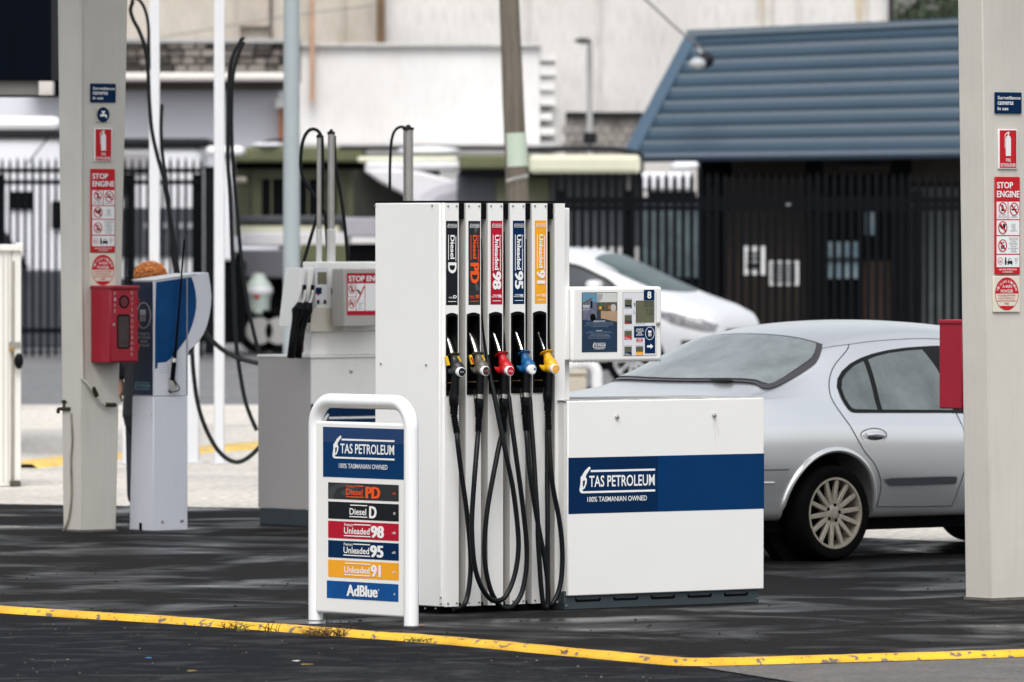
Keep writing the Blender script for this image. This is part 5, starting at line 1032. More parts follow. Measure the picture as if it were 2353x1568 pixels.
# tall hoses of the truck pump
YT = 60
blurhose([(306, 4), (300, 22), (306, 45), (320, 72), (333, 110), (340, 160), (343, 230), (349, 300), (362, 360), (378, 420), (392, 500), (402, 570), (412, 640)], YT, .0155, 'thick black truck hose falling from the tall loop beside the left column')
blurhose([(302, 12), (305, 0), (314, -3), (326, 8), (335, 28), (341, 60), (342, 110), (343, 160)], YT+.05, .013, 'upper closing part of the tall black truck hose loop')
blurhose([(372, 240), (370, 300), (374, 360), (381, 410), (384, 460), (396, 560), (404, 640)], YT+.2, .014, 'second black truck hose hanging behind the white post')
blurhose([(561, 92), (556, 90), (548, 104), (538, 122), (530, 150), (526, 200), (524, 300), (524, 380), (529, 450), (533, 560), (538, 680), (542, 780), (552, 860), (566, 930), (590, 990)], YT, .0165, 'black truck hose with a hooked top right of the tall white post')
blurhose([(560, 96), (550, 120), (540, 150), (533, 200), (532, 300), (537, 400), (546, 500), (553, 580), (566, 680), (582, 760), (598, 820)], YT+.25, .0155, 'black truck hose splitting off to the right of the hooked one')
blurhose([(466, 752), (480, 775), (510, 803), (545, 822), (580, 832), (612, 838)], YT, .019, 'fat black hose crossing behind the tall white post')
blurhose([(441, 800), (445, 860), (455, 930), (475, 990), (505, 1040), (540, 1062), (570, 1052), (600, 1024)], YT-.3, .0175, 'black hose sagging in a big curve almost to the ground')
# white posts
def wpost(px, w, py0, py1, label, name='steel_post', m=postwhite, tilt=0, Y=None, cap=False):
    Yq = Y or GY(py1); e = base(px, Yq); q = MB(); r = w/2/F*Yq; z = pt(0, py0, Yq).z
    q.box(-r, r, -r, r, 0, z); t = thing(name, label, 'post', e); q.build('post', m, t, bevel=r*.25)
    q = MB(); q.box(-r*1.7, r*1.7, -r*1.7, r*1.7, 0, .012); q.build('base_plate', m, t); return t
wpost(355, 24, -60, 1064, 'tall white steel post rising behind the payment terminal')
wpost(504, 24, -60, 1066, 'tall white steel post right of the payment terminal head')
wpost(292, 22, 800, 1066, 'short white post between the left column and the payment terminal')
wpost(444, 28, 770, 1064, 'short white post directly right of the payment terminal pedestal')
t = thing('light_pole', 'thick pale grey blue pole behind the second dispenser', 'pole', base(670, 78)); q = MB(); rr = 19/F*78; q.tube([(0, 0, 0), (0, 0, 5.2)], [rr*1.06, rr*.94], 24); q.build('pole', mat('pale_grey_blue', (.30, .345, .37), .5, var=.08, scale=2), t); q = MB(); q.tube([(0, 0, 0), (0, 0, .03)], rr*1.9, 20); q.build('base_flange', mat('pale_grey_blue', (.30, .345, .37), .5), t)
# left enclosure
V = Fr(27, 1118, 20); ve = tag(V.empty('fuel_enclosure'), 'cream white enclosure with a black padlock cover cut by the left edge', 'enclosure')
cw = mat('cream_white_paint', (.74, .73, .69), .45, var=.04, dirt=.05)
q = MB(); q.box(-1.2, -.002, 0, .5, 0, V.z(575)); q.build('body', cw, ve, bevel=.008); q = MB(); q.box(.004, V.x(49), .0, .10, 0, V.z(575)); q.build('corner_post', cw, ve, bevel=.008)
q = MB(); q.box(-1.22, V.x(52), -.03, .54, V.z(577), V.z(562)); q.build('top_rail', cw, ve, bevel=.006); q = MB(); q.box(V.x(44), V.x(52), -.035, .1, V.z(580), V.z(558)); q.build('rail_end', cw, ve, bevel=.01)
for x in (6, 17): q = MB(); q.box(V.x(x), V.x(x+3), -.006, -.001, .03, V.z(585)); q.build('panel_seam', mat('seam_beige', (.55, .53, .49), .6, var=.1), ve, smooth=False)
q = MB(); q.tube([(V.x(30.5, -.01), -.012, .05), (V.x(31, -.01), -.012, V.z(600))], .007, 8); q.build('rod', mat('tan_rod', (.26, .23, .18), .6, var=.2), ve)
q = MB(); q.box(V.x(22), V.x(44), -.05, .0, .0, .045); q.build('foot', mat('foot_dark', (.07, .065, .05), .8, var=.3), ve, bevel=.006)
q = MB(); q.box(V.x(20), V.x(48), -.02, -.004, V.z(797), V.z(786)); q.build('hasp', steel, ve); q = MB(); q.box(V.x(21), V.x(29), -.03, -.012, V.z(810), V.z(798)); q.build('brass_lock', mat('brass', (.55, .36, .12), .35), ve, bevel=.004)
q = MB(); q.ball((V.x(39), -.05, V.z(830)), (.036, .03, .062)); q.build('padlock_cover', black, ve)

# ------------------------------------------------------------------ person behind the terminal
Yh = 54.2; hx = (346-CX)/F*Yh
pe = bpy.data.objects.new('person', None); C.objects.link(pe); pe.location = (hx, Yh, 0); pe.rotation_euler = (0, 0, R(172))
tag(pe, 'person with curly ginger hair and a dark coat standing behind the payment terminal', 'person')
skin = mat('skin', (.52, .30, .22), .5, var=.1); coat = mat('dark_coat', (.014, .015, .018), .8, var=.3, scale=12); trous = mat('dark_trousers', (.02, .022, .03), .8, var=.2)
hh = pt(0, 640, Yh).z
body_ch = [([(0, .02, 1.36), (0, .0, 1.5), (0, -.01, 1.585)], [.085, .058, .06]), ([(0, -.01, 1.60), (0, -.015, 1.66)], [.088, .082]), ([(0, -.09, 1.60), (0, -.11, 1.585)], [.018, .014]), ([(-.085, 0, 1.62), (-.09, .005, 1.60)], [.018, .012]), ([(.085, 0, 1.62), (.09, .005, 1.60)], [.018, .012]),
  ([(0, .0, 1.36), (0, .01, 1.15), (0, .0, .95)], [.14, .13, .14]), ([(-.17, 0, 1.38), (.17, 0, 1.38)], [.07, .07]), ([(-.19, 0, 1.38), (-.245, -.0, 1.12), (-.225, -.05, .92)], [.055, .042, .03]), ([(.19, 0, 1.38), (.24, -.05, 1.14), (.16, -.22, 1.18)], [.055, .042, .03]),
  ([(-.09, 0, .95), (-.10, .0, .5), (-.10, .03, .08)], [.09, .06, .042]), ([(.09, 0, .95), (.10, -.02, .5), (.10, .02, .08)], [.09, .06, .042])]
for s_, (hx_, hy_, hz_) in ((-1, (-.225, -.055, .90)), (1, (.15, -.25, 1.185))):
    palm = Vector((hx_, hy_, hz_)); dn = Vector((0, -.012, -.075)) if s_ < 0 else Vector((-.02, -.075, -.01))
    body_ch.append(([palm, palm+dn], [.027, .032]))
    for j in range(4): o_ = Vector((0, (j-1.5)*.019, 0)) if s_ < 0 else Vector(((j-1.5)*.019, 0, 0)); ln = [.85, 1, .95, .75][j]; body_ch.append(([palm+dn+o_, palm+dn*(1+.55*ln)+o_, palm+dn*(1+.95*ln)+o_+Vector((.012, 0, 0))], [.0105, .0095, .007]))
    body_ch.append(([palm+dn*.3, palm+dn*.7+Vector((0, -.04, 0)), palm+dn*1.15+Vector((0, -.048, 0))], [.013, .011, .009]))
merged(body_ch, 'body', skin, pe, .009, -1)
merged([([(0, 0, 1.40), (0, .01, 1.15), (0, .0, .92), (0, .0, .66)], [.165, .165, .185, .20]), ([(-.17, 0, 1.385), (.17, 0, 1.385)], [.085, .085]), ([(-.19, 0, 1.38), (-.25, 0, 1.12), (-.232, -.045, .945)], [.072, .060, .046]), ([(.19, 0, 1.38), (.245, -.05, 1.14), (.17, -.19, 1.175)], [.072, .060, .046])], 'coat', coat, pe, .014, -1)
merged([([(-.09, 0, .8), (-.10, 0, .5), (-.10, .03, .10)], [.10, .075, .06]), ([(.09, 0, .8), (.10, -.02, .5), (.10, .02, .10)], [.10, .075, .06])], 'trousers', trous, pe, .014, -1)
for s_ in (-1, 1): q = MB(); q.ball((s_*.10, -.04, .045), (.048, .13, .045)); q.build('shoe', blackm, pe)
q = MB(); hc = Vector((0, .01, pt(0, 630, Yh).z))
for i in range(1100):
    a = random.uniform(0, 6.283); ph = math.acos(random.uniform(-.35, 1)); d = Vector((math.sin(ph)*math.cos(a), math.sin(ph)*math.sin(a), math.cos(ph)))
    if d.y < -.6 and d.z < .2: continue
    rj = random.uniform(.88, 1.1); q.ball(hc+Vector((d.x*.104*rj, d.y*.10*rj, d.z*.078*rj)), random.uniform(.005, .0095), 6, 4, .4, 5)
q.ball(hc+Vector((0, .0, 0)), (.102, .098, .076), 24, 14, .12, 9)
o = q.build('hair', mat('ginger_hair', (.66, .25, .065), .7, col2=(.30, .085, .018), scale=30), pe, ang=80)
for s_ in (-1, 1): q = MB(); q.ball((s_*.034, -.078, 1.628), (.012, .008, .008), 8, 6); q.build('eye', wprint, pe)
q = MB(); q.ball((0, -.088, 1.565), (.024, .008, .006), 8, 6); q.build('mouth', mat('lips', (.35, .10, .08), .5), pe)
# ------------------------------------------------------------------ silver sedan
def interp(tab, x):
    if x <= tab[0][0]: return tab[0][1:]
    for a, b in zip(tab, tab[1:]):
        if x <= b[0]: t = (x-a[0])/(b[0]-a[0]); return tuple(p+(q-p)*t for p, q in zip(a[1:], b[1:]))
    return tab[-1][1:]
def section(v):                                   # half section, from the sill up to the centre of the roof
    zl, w, wb, zb, wr, ze, zt = v; h = zb-zl
    return [(w*.55, zl-.01), (w-.16, zl), (w-.095, zl+.02), (w-.062, zl+.10), (w-.014, zl+.42*h), (w, zl+.62*h), (w-.010, zl+.76*h), (w-.030, zl+.835*h), (wb, zb),
            (wb+(wr-wb)*.30+.012, zb+(ze-zb)*.33), (wb+(wr-wb)*.63+.012, zb+(ze-zb)*.68), (wr, ze), (wr-.07, ze+(zt-ze)*.48), (wr*.62, ze+(zt-ze)*.82), (wr*.3, ze+(zt-ze)*.97), (0, zt)]
def dense(v, k=4):
    P = [Vector((a, b, 0)) for a, b in section(v)]; return [(p.x, p.y) for p in smoothpath(P, k)]
class Car:
    def __init__(s, tab): s.tab = [tuple(r) for r in tab]; s.cache = {}
    def v(s, x):                                  # smooth interpolation between stations
        T_ = s.tab; n = len(T_)
        if x <= T_[0][0]: return T_[0][1:]
        if x >= T_[-1][0]: return T_[-1][1:]
        i = max(j for j in range(n-1) if T_[j][0] <= x); a, b = T_[i], T_[i+1]; t = (x-a[0])/(b[0]-a[0]); out = []
        for k in range(1, 8):
            m0 = ((b[k]-T_[i-1][k])/(b[0]-T_[i-1][0]) if i else (b[k]-a[k])/(b[0]-a[0])); m1 = ((T_[i+2][k]-a[k])/(T_[i+2][0]-a[0]) if i+2 < n else (b[k]-a[k])/(b[0]-a[0])); h = b[0]-a[0]
            out.append((2*t**3-3*t*t+1)*a[k]+(t**3-2*t*t+t)*h*m0+(-2*t**3+3*t*t)*b[k]+(t**3-t*t)*h*m1)
        return tuple(out)
    def sec(s, x):
        k = round(x, 4)
        if k not in s.cache: s.cache[k] = dense(s.v(x))
        return s.cache[k]
    def side(s, x, z):                            # half width of the skin at height z
        S = s.sec(x)
        for a, b in zip(S[8:], S[9:]):
            if (a[1]-z)*(b[1]-z) <= 0 and abs(b[1]-a[1]) > 1e-7: t = (z-a[1])/(b[1]-a[1]); return a[0]+(b[0]-a[0])*t
        return S[-10][0]
    def top(s, x, y):
        S = s.sec(x); y = abs(y)
        for a, b in zip(S[::-1], S[::-1][1:]):
            if a[0] <= y <= b[0]: t = (y-a[0])/(b[0]-a[0]+1e-9); return a[1]+(b[1]-a[1])*t
        return S[-1][1]
    def body(s, m, parent, wheels, rw, n=110):
        x0, x1 = s.tab[0][0], s.tab[-1][0]; rows = []
        for i in range(n+1):
            x = x0+(x1-x0)*i/n; S = s.sec(x); rows.append([(x, -a, b) for a, b in S]+[(x, a, b) for a, b in S[::-1][1:]])
        q = MB(); q.grid(rows); L = len(rows[0]); nr = len(rows)
        q.f += [tuple(range(L))[::-1], tuple(range((nr-1)*L, nr*L))]
        q.f += [(i*L, (i+1)*L, (i+1)*L+L-1, i*L+L-1) for i in range(nr-1)]
        o = q.build('body', m, parent, ang=45)
        cut = []
        for (xw, zw) in wheels:
            for sg in (-1, 1):
                c = MB(); c.lathe([(rw, -.19), (rw, .24)], (xw, sg*.86, zw), 'y', 56); co = c.build('cut', m, parent); cut.append(co); bm_ = o.modifiers.new('arch', 'BOOLEAN'); bm_.operation = 'DIFFERENCE'; bm_.solver = 'EXACT'; bm_.object = co
        bpy.context.view_layer.update(); dg = bpy.context.evaluated_depsgraph_get(); me = bpy.data.meshes.new_from_object(o.evaluated_get(dg)); o.modifiers.clear(); o.data = me
        for co in cut: bpy.data.objects.remove(co)
        me.set_sharp_from_angle(angle=R(45)); return o
    def patch(s, name, m, parent, tops, bots, sgn=-1, off=.004, nx=36, nz=8):     # panel that follows the flank
        xs = sorted(set([a[0] for a in tops]+[a[0] for a in bots])); x0, x1 = max(tops[0][0], bots[0][0]), min(tops[-1][0], bots[-1][0]); rows = []
        for i in range(nx+1):
            x = x0+(x1-x0)*(.5-.5*math.cos(math.pi*i/nx)); zt, zb = interp(tops, x)[0], interp(bots, x)[0]
            rows.append([(x, sgn*(s.side(x, zb+(zt-zb)*j/nz)+off), zb+(zt-zb)*j/nz) for j in range(nz+1)])
        q = MB(); q.grid(rows); return q.build(name, m, parent, fix=False)
    def line(s, pts, m, parent, name='panel_gap', sgn=-1, w=.0035, off=.0005):
        P = smoothpath([(x, 0, z) for x, z in pts], 6); P = [Vector((p.x, sgn*(s.side(p.x, p.z)+off), p.z)) for p in P]; q = MB(); q.tube(P, w, 5); return q.build(name, m, parent)
silver = mat('silver_car_paint', (.95, .955, .965), .28, metal=.80, coat=.35, var=.03, scale=1.5)
gapm = mat('panel_gap_dark', (.05, .055, .06), .7, var=.1)
def glass_mat(name, c, c2, scale): return mat(name, c, .08, col2=c2, scale=scale, spec=.6, coat=.4)
glass = glass_mat('car_window_glass', (.27, .31, .31), (.12, .14, .14), 2.4); frit = mat('window_frit', (.085, .08, .088), .25, var=.1); rubberm = mat('window_rubber', (.010, .011, .012), .5, var=.1, spec=.25)
tyrem = mat('tyre_rubber', (.004, .004, .0045), .85, var=.3, scale=20, spec=.06); alloy = mat('dusty_alloy', (.42, .385, .32), .42, metal=.35, var=.35, scale=22)
def wheel(parent, x, y, z, r, rr, sgn, spokes=14, m=alloy, w=.10):
    e = bpy.data.objects.new('wheel', None); C.objects.link(e); e.parent = parent; e.location = (x, y, z); e.rotation_euler = (0, R(-6), 0 if sgn < 0 else R(180))
    q = MB(); q.lathe([(rr*.99, w*.9), (r*.90, w*.98), (r*.985, w*.80), (r, w*.5), (r, -w*.5), (r*.985, -w*.80), (r*.93, -w*.99), (r*.84, -w*1.04), (rr*1.03, -w*.96), (rr*.99, -w*.80)], (0, 0, 0), 'y', 48, closed=True); q.build('tyre', tyrem, e)
    q = MB(); q.lathe([(rr*1.01, -w*.93), (rr*1.015, -w*.97), (rr*.955, -w*.97), (rr*.93, -w*.86), (rr*.92, w*.8), (rr*1.0, w*.85), (rr*1.0, -w*.8)], (0, 0, 0), 'y', 48, closed=True); q.build('rim', m, e)
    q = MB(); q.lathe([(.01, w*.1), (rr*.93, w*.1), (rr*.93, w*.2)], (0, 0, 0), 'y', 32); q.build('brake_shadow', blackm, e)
    first = None
    for k in range(spokes):
        a = 2*math.pi*k/spokes
        if first is None:
            q = MB(); w0, w1 = rr*.075, rr*.062; q.hexa([(rr*.26, -w*.80, -w0), (rr*.95, -w*.90, -w1), (rr*.95, -w*.70, -w1), (rr*.26, -w*.45, -w0), (rr*.26, -w*.80, w0), (rr*.95, -w*.90, w1), (rr*.95, -w*.70, w1), (rr*.26, -w*.45, w0)]); first = q.build('spoke', m, e, bevel=.004)
        else: c = first.copy(); C.objects.link(c); c.rotation_euler = (0, a, 0)
    q = MB(); q.lathe([(.003, -w*.86), (rr*.14, -w*.85), (rr*.17, -w*.80), (rr*.33, -w*.76), (rr*.36, -w*.66), (rr*.36, -w*.3)], (0, 0, 0), 'y', 30); q.build('hub', m, e)
    for k in range(5): a = 2*math.pi*k/5; q = MB(); q.lathe([(.004, -w*.80), (rr*.058, -w*.80), (rr*.062, -w*.72)], (math.cos(a)*rr*.235, 0, math.sin(a)*rr*.235), 'y', 10); q.build('wheel_nut', blackm, e)
    return e
CA = 40.0
#        x     zl   w    wb   zb    wr   ze    zt
tab = [(-1.12, .34, .60, .52, .70, .44, .74, .76), (-1.09, .27, .74, .66, .86, .58, .90, .92), (-1.02, .25, .82, .75, .915, .66, .945, .965), (-.80, .24, .868, .800, .935, .70, .965, .995), (-.52, .24, .88, .81, .945, .70, .985, 1.045), (-.34, .24, .884, .805, .945, .69, 1.02, 1.12), (-.10, .24, .885, .80, .945, .685, 1.09, 1.225), (.12, .24, .885, .80, .94, .67, 1.175, 1.318), (.35, .24, .885, .80, .93, .635, 1.26, 1.372), (.65, .24, .885, .80, .92, .60, 1.305, 1.400), (1.05, .24, .885, .80, .91, .60, 1.31, 1.402), (1.55, .24, .885, .80, .905, .59, 1.27, 1.355), (1.9, .24, .885, .80, .90, .62, 1.15, 1.25), (2.25, .24, .885, .80, .895, .67, .99, 1.07), (2.5, .25, .88, .79, .88, .68, .93, .98), (3.0, .25, .87, .77, .83, .66, .87, .92), (3.4, .26, .82, .70, .74, .60, .78, .82), (3.6, .30, .70, .58, .60, .48, .64, .66)]
car = Car(tab); Y0 = 46.0; fs = Fr(1921, Y=Y0, deg=CA)
org = fs.o+Vector((-math.sin(R(CA))*.885, math.cos(R(CA))*.885, 0)); sed = bpy.data.objects.new('silver_sedan', None); C.objects.link(sed); sed.location = org; sed.rotation_euler = (0, 0, R(CA)); tag(sed, 'silver four door sedan parked behind the low cabinet, its rear half in view', 'car')
ZW = .283; RW = .283
car.body(silver, sed, [(0, ZW+.01), (2.70, ZW+.01)], .355)
for xw in (0, 2.70):
    for sg in (-1, 1): q = MB(); q.lathe([(.36, -.02), (.345, .2), (.01, .2)], (xw, sg*.68, ZW+.01), 'y', 40) if 0 else q.lathe([(.352, -.10 if sg > 0 else .10), (.352, .0), (.01, .0)], (xw, sg*.66, ZW+.01), 'y', 40); q.build('wheel_well', blackm, sed, fix=False)
for sg in (-1, 1):
    wheel(sed, 0, sg*.785, ZW, RW, .207, sg); wheel(sed, 2.70, sg*.785, ZW, RW, .207, sg)
    # wheel arch lip
    for xw in (0, 2.70):
        P = [Vector((xw+.362*math.cos(R(a)), 0, ZW+.01+.362*math.sin(R(a)))) for a in range(-2, 183, 5)]; P = [Vector((p.x, sg*(min(.886, car.side(p.x, max(.27, p.z)))+.001), p.z)) for p in P]; q = MB(); q.tube(P, [.006]+[.017]*(len(P)-2)+[.006], 8); q.build('arch_lip', silver, sed)
# flank windows: dark surround, then glass
wt = [(.110, 1.022), (.135, 1.07), (.19, 1.115), (.27, 1.155), (.36, 1.185), (.48, 1.212), (.62, 1.232), (.78, 1.246), (.93, 1.252), (1.02, 1.254)]
wbm = [(.110, 1.018), (.118, .97), (.135, .92), (.16, .876), (.20, .868), (1.02, .856)]
for sg in (-1, 1):
    car.patch('window_surround', rubberm, sed, wt, wbm, sg, .003)
    car.patch('quarter_glass', glass, sed, [(.140, 1.015), (.165, 1.065), (.22, 1.105), (.30, 1.145), (.385, 1.170)], [(.140, 1.008), (.150, .955), (.175, .905), (.195, .890), (.385, .884)], sg, .006)
    car.patch('door_glass', glass, sed, [(.425, 1.178), (.50, 1.196), (.62, 1.214), (.78, 1.228), (.90, 1.233), (.96, 1.12), (1.00, .93)], [(.425, .884), (1.00, .873)], sg, .006)
    car.patch('pillar_trim', rubberm, sed, [(.985, 1.254), (1.10, 1.254)], [(.985, .856), (1.10, .852)], sg, .0035)
    car.patch('door_glass', glass, sed, [(1.12, 1.232), (1.5, 1.215), (1.75, 1.13), (1.98, 1.0)], [(1.12, .872), (1.98, .868)], sg, .006)
    car.patch('side_moulding', mat('moulding_grey', (.055, .065, .075), .45, var=.05), sed, [(.41, .470), (.44, .478), (.98, .478), (.99, .47)], [(.41, .462), (.46, .432), (.98, .432), (.99, .44)], sg, .012, 16, 4)
    car.line([(.335, 1.265), (.30, 1.235), (.16, 1.15), (.08, 1.075), (.045, 1.0), (.055, .93), (.10, .84), (.17, .72), (.23, .64), (.31, .57), (.375, .48), (.395, .40), (.388, .315)], gapm, sed, sgn=sg)
    car.line([(.388, .312), (.60, .306), (1.00, .302)], gapm, sed, sgn=sg); car.line([(1.02, .86), (1.06, .60), (1.03, .42), (1.00, .302)], gapm, sed, sgn=sg)
    car.line([(-.10, 1.17), (.0, 1.215), (.18, 1.252), (.335, 1.268), (.60, 1.288), (1.02, 1.296), (1.5, 1.26)], gapm, sed, sgn=sg, w=.0022)
    car.line([(-1.06, .555), (-.80, .548), (-.36, .545)], gapm, sed, sgn=sg); car.line([(-1.06, .475), (-.46, .470)], mat('bumper_highlight', (.60, .62, .64), .3), sed, 'bumper_strip', sgn=sg, w=.007)
    car.line([(-.66, .95), (-.60, .90), (-.585, .87)], gapm, sed, sgn=sg, w=.0025)
    # door handle: pocket, bar
    xh, zh = .30, .735
    hx = car.side(.305, .735); q = MB(); q.ball((.305, sg*(hx-.001), .735), (.098, .007, .040), 24, 10); q.build('handle_cup', silver, sed); q = MB(); q.tube([(.305+.104*math.cos(t*.2618), sg*(hx+.0015), .735+.042*math.sin(t*.2618)) for t in range(25)], .0022, 5); q.build('handle_outline', gapm, sed); q = MB(); q.ball((.318, sg*(hx+.006), .722), (.068, .004, .016), 18, 8); q.build('handle_recess', gapm, sed); q = MB(); q.tube([(.245, sg*(hx+.006), .738), (.30, sg*(hx+.018), .742), (.385, sg*(hx+.010), .732)], [.012, .016, .012], 10); q.build('door_handle', silver, sed)
# rear window
def rear_patch(name, m, ins, off):
    rows = []; n = 32
    for i in range(n+1):
        u = -1+2*i/n; row = []
        xb = -.515+.115*abs(u)**2.2+ins; xt = .125+.04*abs(u)**3-ins*.9
        for j in range(15):
            t = j/14; x = xb+(xt-xb)*t; yh = .712-.050*t-ins*.8-.070*max(0, (t-.74)/.26)**2-.03*max(0, (.12-t)/.12)**2; y = u*yh
            row.append((x-off*.5, y, car.top(x, y)+off))
        rows.append(row)
    q = MB(); q.grid(rows); return q.build(name, m, sed, fix=False, ang=80)
rear_patch('rear_window_surround', mat('window_frit', (.05, .05, .055), .25), 0, .010); rear_patch('rear_glass', mat('rear_window_glass', (.42, .47, .47), .06, col2=(.20, .23, .23), scale=3.2, spec=.8, coat=.5), .030, .015)
q = MB(); q.ball((-.47, -.40, car.top(-.47, -.4)+.008), (.03, .10, .012)); q.build('wiper_grommet', rubberm, sed)
# inside, seen dimly: parcel shelf, head rests stay behind the glass
for y in (-.35, .35): q = MB(); q.box(-.02, .06, y-.12, y+.12, .98, 1.12); q.build('head_rest', mat('seat_grey', (.2, .2, .2), .9, var=.1), sed, bevel=.03)
# tail details and front details
for sg in (-1, 1):
    q = MB(); q.box(-1.115, -.96, sg*.66-.10, sg*.66+.10, .70, .84); q.build('tail_lamp', mat('tail_lamp_red', (.35, .01, .01), .15, var=.1), sed, bevel=.03)
    q = MB(); q.box(3.38, 3.56, sg*.58-.14, sg*.58+.12, .60, .70); q.build('headlight', mat('lamp_glass', (.5, .5, .5), .1), sed, bevel=.03)
    q = MB(); q.box(1.86, 2.0, sg*.93-.10, sg*.93+.08, .93, 1.05); q.build('door_mirror', silver, sed, bevel=.03)
q = MB(); q.box(-1.135, -1.10, -.25, .25, .56, .67); q.build('number_plate', wprint, sed, smooth=False)
rows = []
for i in range(13):
    y = -.60+1.2*i/12; rows.append([(x, y, car.top(x, y)+.006) for x in [1.66+.62*j/10 for j in range(11)]])
q = MB(); q.grid(rows); q.build('windscreen', glass, sed, fix=False)
q = MB(); q.box(-.7, 3.1, -.7, .7, .17, .26); q.build('underbody', blackm, sed, smooth=False)

# ------------------------------------------------------------------ white SUV further back
suvw = mat('white_car_paint', (.64, .65, .68), .25, coat=.5, var=.02)
tab2 = [(-.95, .55, .70, .62, .95, .58, 1.2, 1.3), (-.85, .40, .88, .80, 1.05, .66, 1.45, 1.58), (-.5, .33, .93, .85, 1.10, .66, 1.62, 1.72), (.5, .32, .94, .86, 1.13, .68, 1.66, 1.76), (1.4, .32, .94, .86, 1.13, .66, 1.64, 1.75), (1.95, .32, .94, .86, 1.12, .65, 1.58, 1.68), (2.3, .32, .94, .86, 1.11, .66, 1.45, 1.53), (2.7, .32, .94, .86, 1.10, .69, 1.27, 1.35), (3.0, .33, .94, .85, 1.08, .73, 1.15, 1.22), (3.2, .34, .94, .84, 1.05, .75, 1.09, 1.14), (3.5, .36, .91, .80, .97, .68, 1.00, 1.04), (3.68, .38, .85, .72, .88, .58, .90, .93), (3.76, .42, .74, .62, .74, .50, .76, .78)]
sglass = mat('suv_side_glass', (.05, .055, .062), .25, col2=(.09, .10, .11), scale=1, spec=.2)
cs = Car(tab2); SA = -24; so = Vector(((1455-CX)/F*97, 97, 0)); suv = bpy.data.objects.new('white_suv', None); C.objects.link(suv); suv.rotation_euler = (0, 0, R(SA)); suv.location = so-Vector((math.cos(R(SA))*2.7+math.sin(R(SA))*.0, math.sin(R(SA))*2.7, 0))+Vector((-math.sin(R(SA))*.9, math.cos(R(SA))*.9, 0))
tag(suv, 'white SUV parked far behind the dispenser, its bonnet pointing to the right', 'car')
cs.body(suvw, suv, [(0, .36), (2.7, .36)], .42, 80)
for sg in (-1, 1):
    wheel(suv, 0, sg*.83, .36, .36, .25, sg, 10, mat('bright_alloy', (.55, .56, .58), .35, metal=.5), .11); wheel(suv, 2.7, sg*.83, .36, .36, .25, sg, 10, mat('bright_alloy', (.55, .56, .58), .35), .11)
    for xw in (0, 2.7): q = MB(); q.lathe([(.415, -.10 if sg > 0 else .10), (.415, .0), (.01, .0)], (xw, sg*.70, .36), 'y', 30); q.build('wheel_well', blackm, suv, fix=False)
    cs.patch('window_surround', rubberm, suv, [(-.55, 1.34), (-.3, 1.52), (.5, 1.61), (1.5, 1.60), (1.9, 1.53), (2.3, 1.36), (2.5, 1.22)], [(-.55, 1.18), (2.5, 1.16)], sg, .004)
    cs.patch('door_glass', sglass, suv, [(-.45, 1.32), (-.25, 1.43), (.25, 1.50), (.30, 1.50)], [(-.45, 1.18), (.30, 1.16)], sg, .008); cs.patch('door_glass', sglass, suv, [(.36, 1.57), (.9, 1.58), (1.0, 1.58)], [(.36, 1.20), (1.0, 1.19)], sg, .008); cs.patch('door_glass', sglass, suv, [(1.10, 1.57), (1.5, 1.56), (1.9, 1.48), (2.25, 1.34), (2.4, 1.24)], [(1.10, 1.19), (2.4, 1.19)], sg, .008)
    q = MB(); q.box(2.15, 2.32, sg*1.02-.13, sg*1.02+.10, 1.14, 1.34); q.build('door_mirror', suvw, suv, bevel=.05)
    q = MB(); q.tube([(-.4, sg*.66, 1.72), (.5, sg*.68, 1.77), (1.6, sg*.66, 1.70)], .02, 8); q.build('roof_rail', suvw, suv)
    cs.patch('headlight', mat('dark_headlight', (.04, .045, .05), .1, col2=(.30, .30, .32), scale=14), suv, [(2.98, .965), (3.25, .945), (3.6, .865), (3.74, .79)], [(2.98, .93), (3.25, .80), (3.6, .72), (3.74, .70)], sg, .008); cs.patch('fog_lamp', blackm, suv, [(3.35, .60), (3.6, .60), (3.70, .58)], [(3.35, .50), (3.7, .48)], sg, .008)
    q = MB(); q.hexa([(3.36, sg*.60-.18, .76), (3.60, sg*.60-.18, .74), (3.55, sg*.60+.18, .74), (3.30, sg*.60+.18, .78), (3.36, sg*.60-.18, .90), (3.60, sg*.60-.18, .85), (3.55, sg*.60+.18, .85), (3.30, sg*.60+.18, .92)]); q.build('headlight', mat('dark_headlight', (.10, .11, .13), .1, col2=(.5, .5, .52), scale=18), suv, bevel=.03)
    q = MB(); q.box(3.50, 3.71, sg*.56-.12, sg*.56+.12, .46, .56); q.build('fog_lamp', blackm, suv, bevel=.03)
q = MB(); q.box(3.62, 3.785, -.45, .45, .60, .74); q.build('grille', blackm, suv, bevel=.02); q = MB(); q.box(3.60, 3.775, -.5, .5, .44, .53); q.build('lower_intake', blackm, suv, bevel=.02)
rows = []
for i in range(15):
    y = -.66+1.32*i/14; u = abs(y)/.66; rows.append([(x, y, cs.top(x, y)+.010) for x in [2.00+.05*u+(1.06-.20*u*u)*j/12 for j in range(13)]])
q = MB(); q.grid(rows); q.build('windscreen', mat('windscreen_reflection', (.010, .030, .028), .3, col2=(.12, .16, .16), scale=.7, spec=.12), suv, fix=False)  # dark green bonnet reflection painted into the pane colour
q = MB(); q.box(-.6, 3.4, -.8, .8, .22, .36); q.build('underbody', blackm, suv, smooth=False)

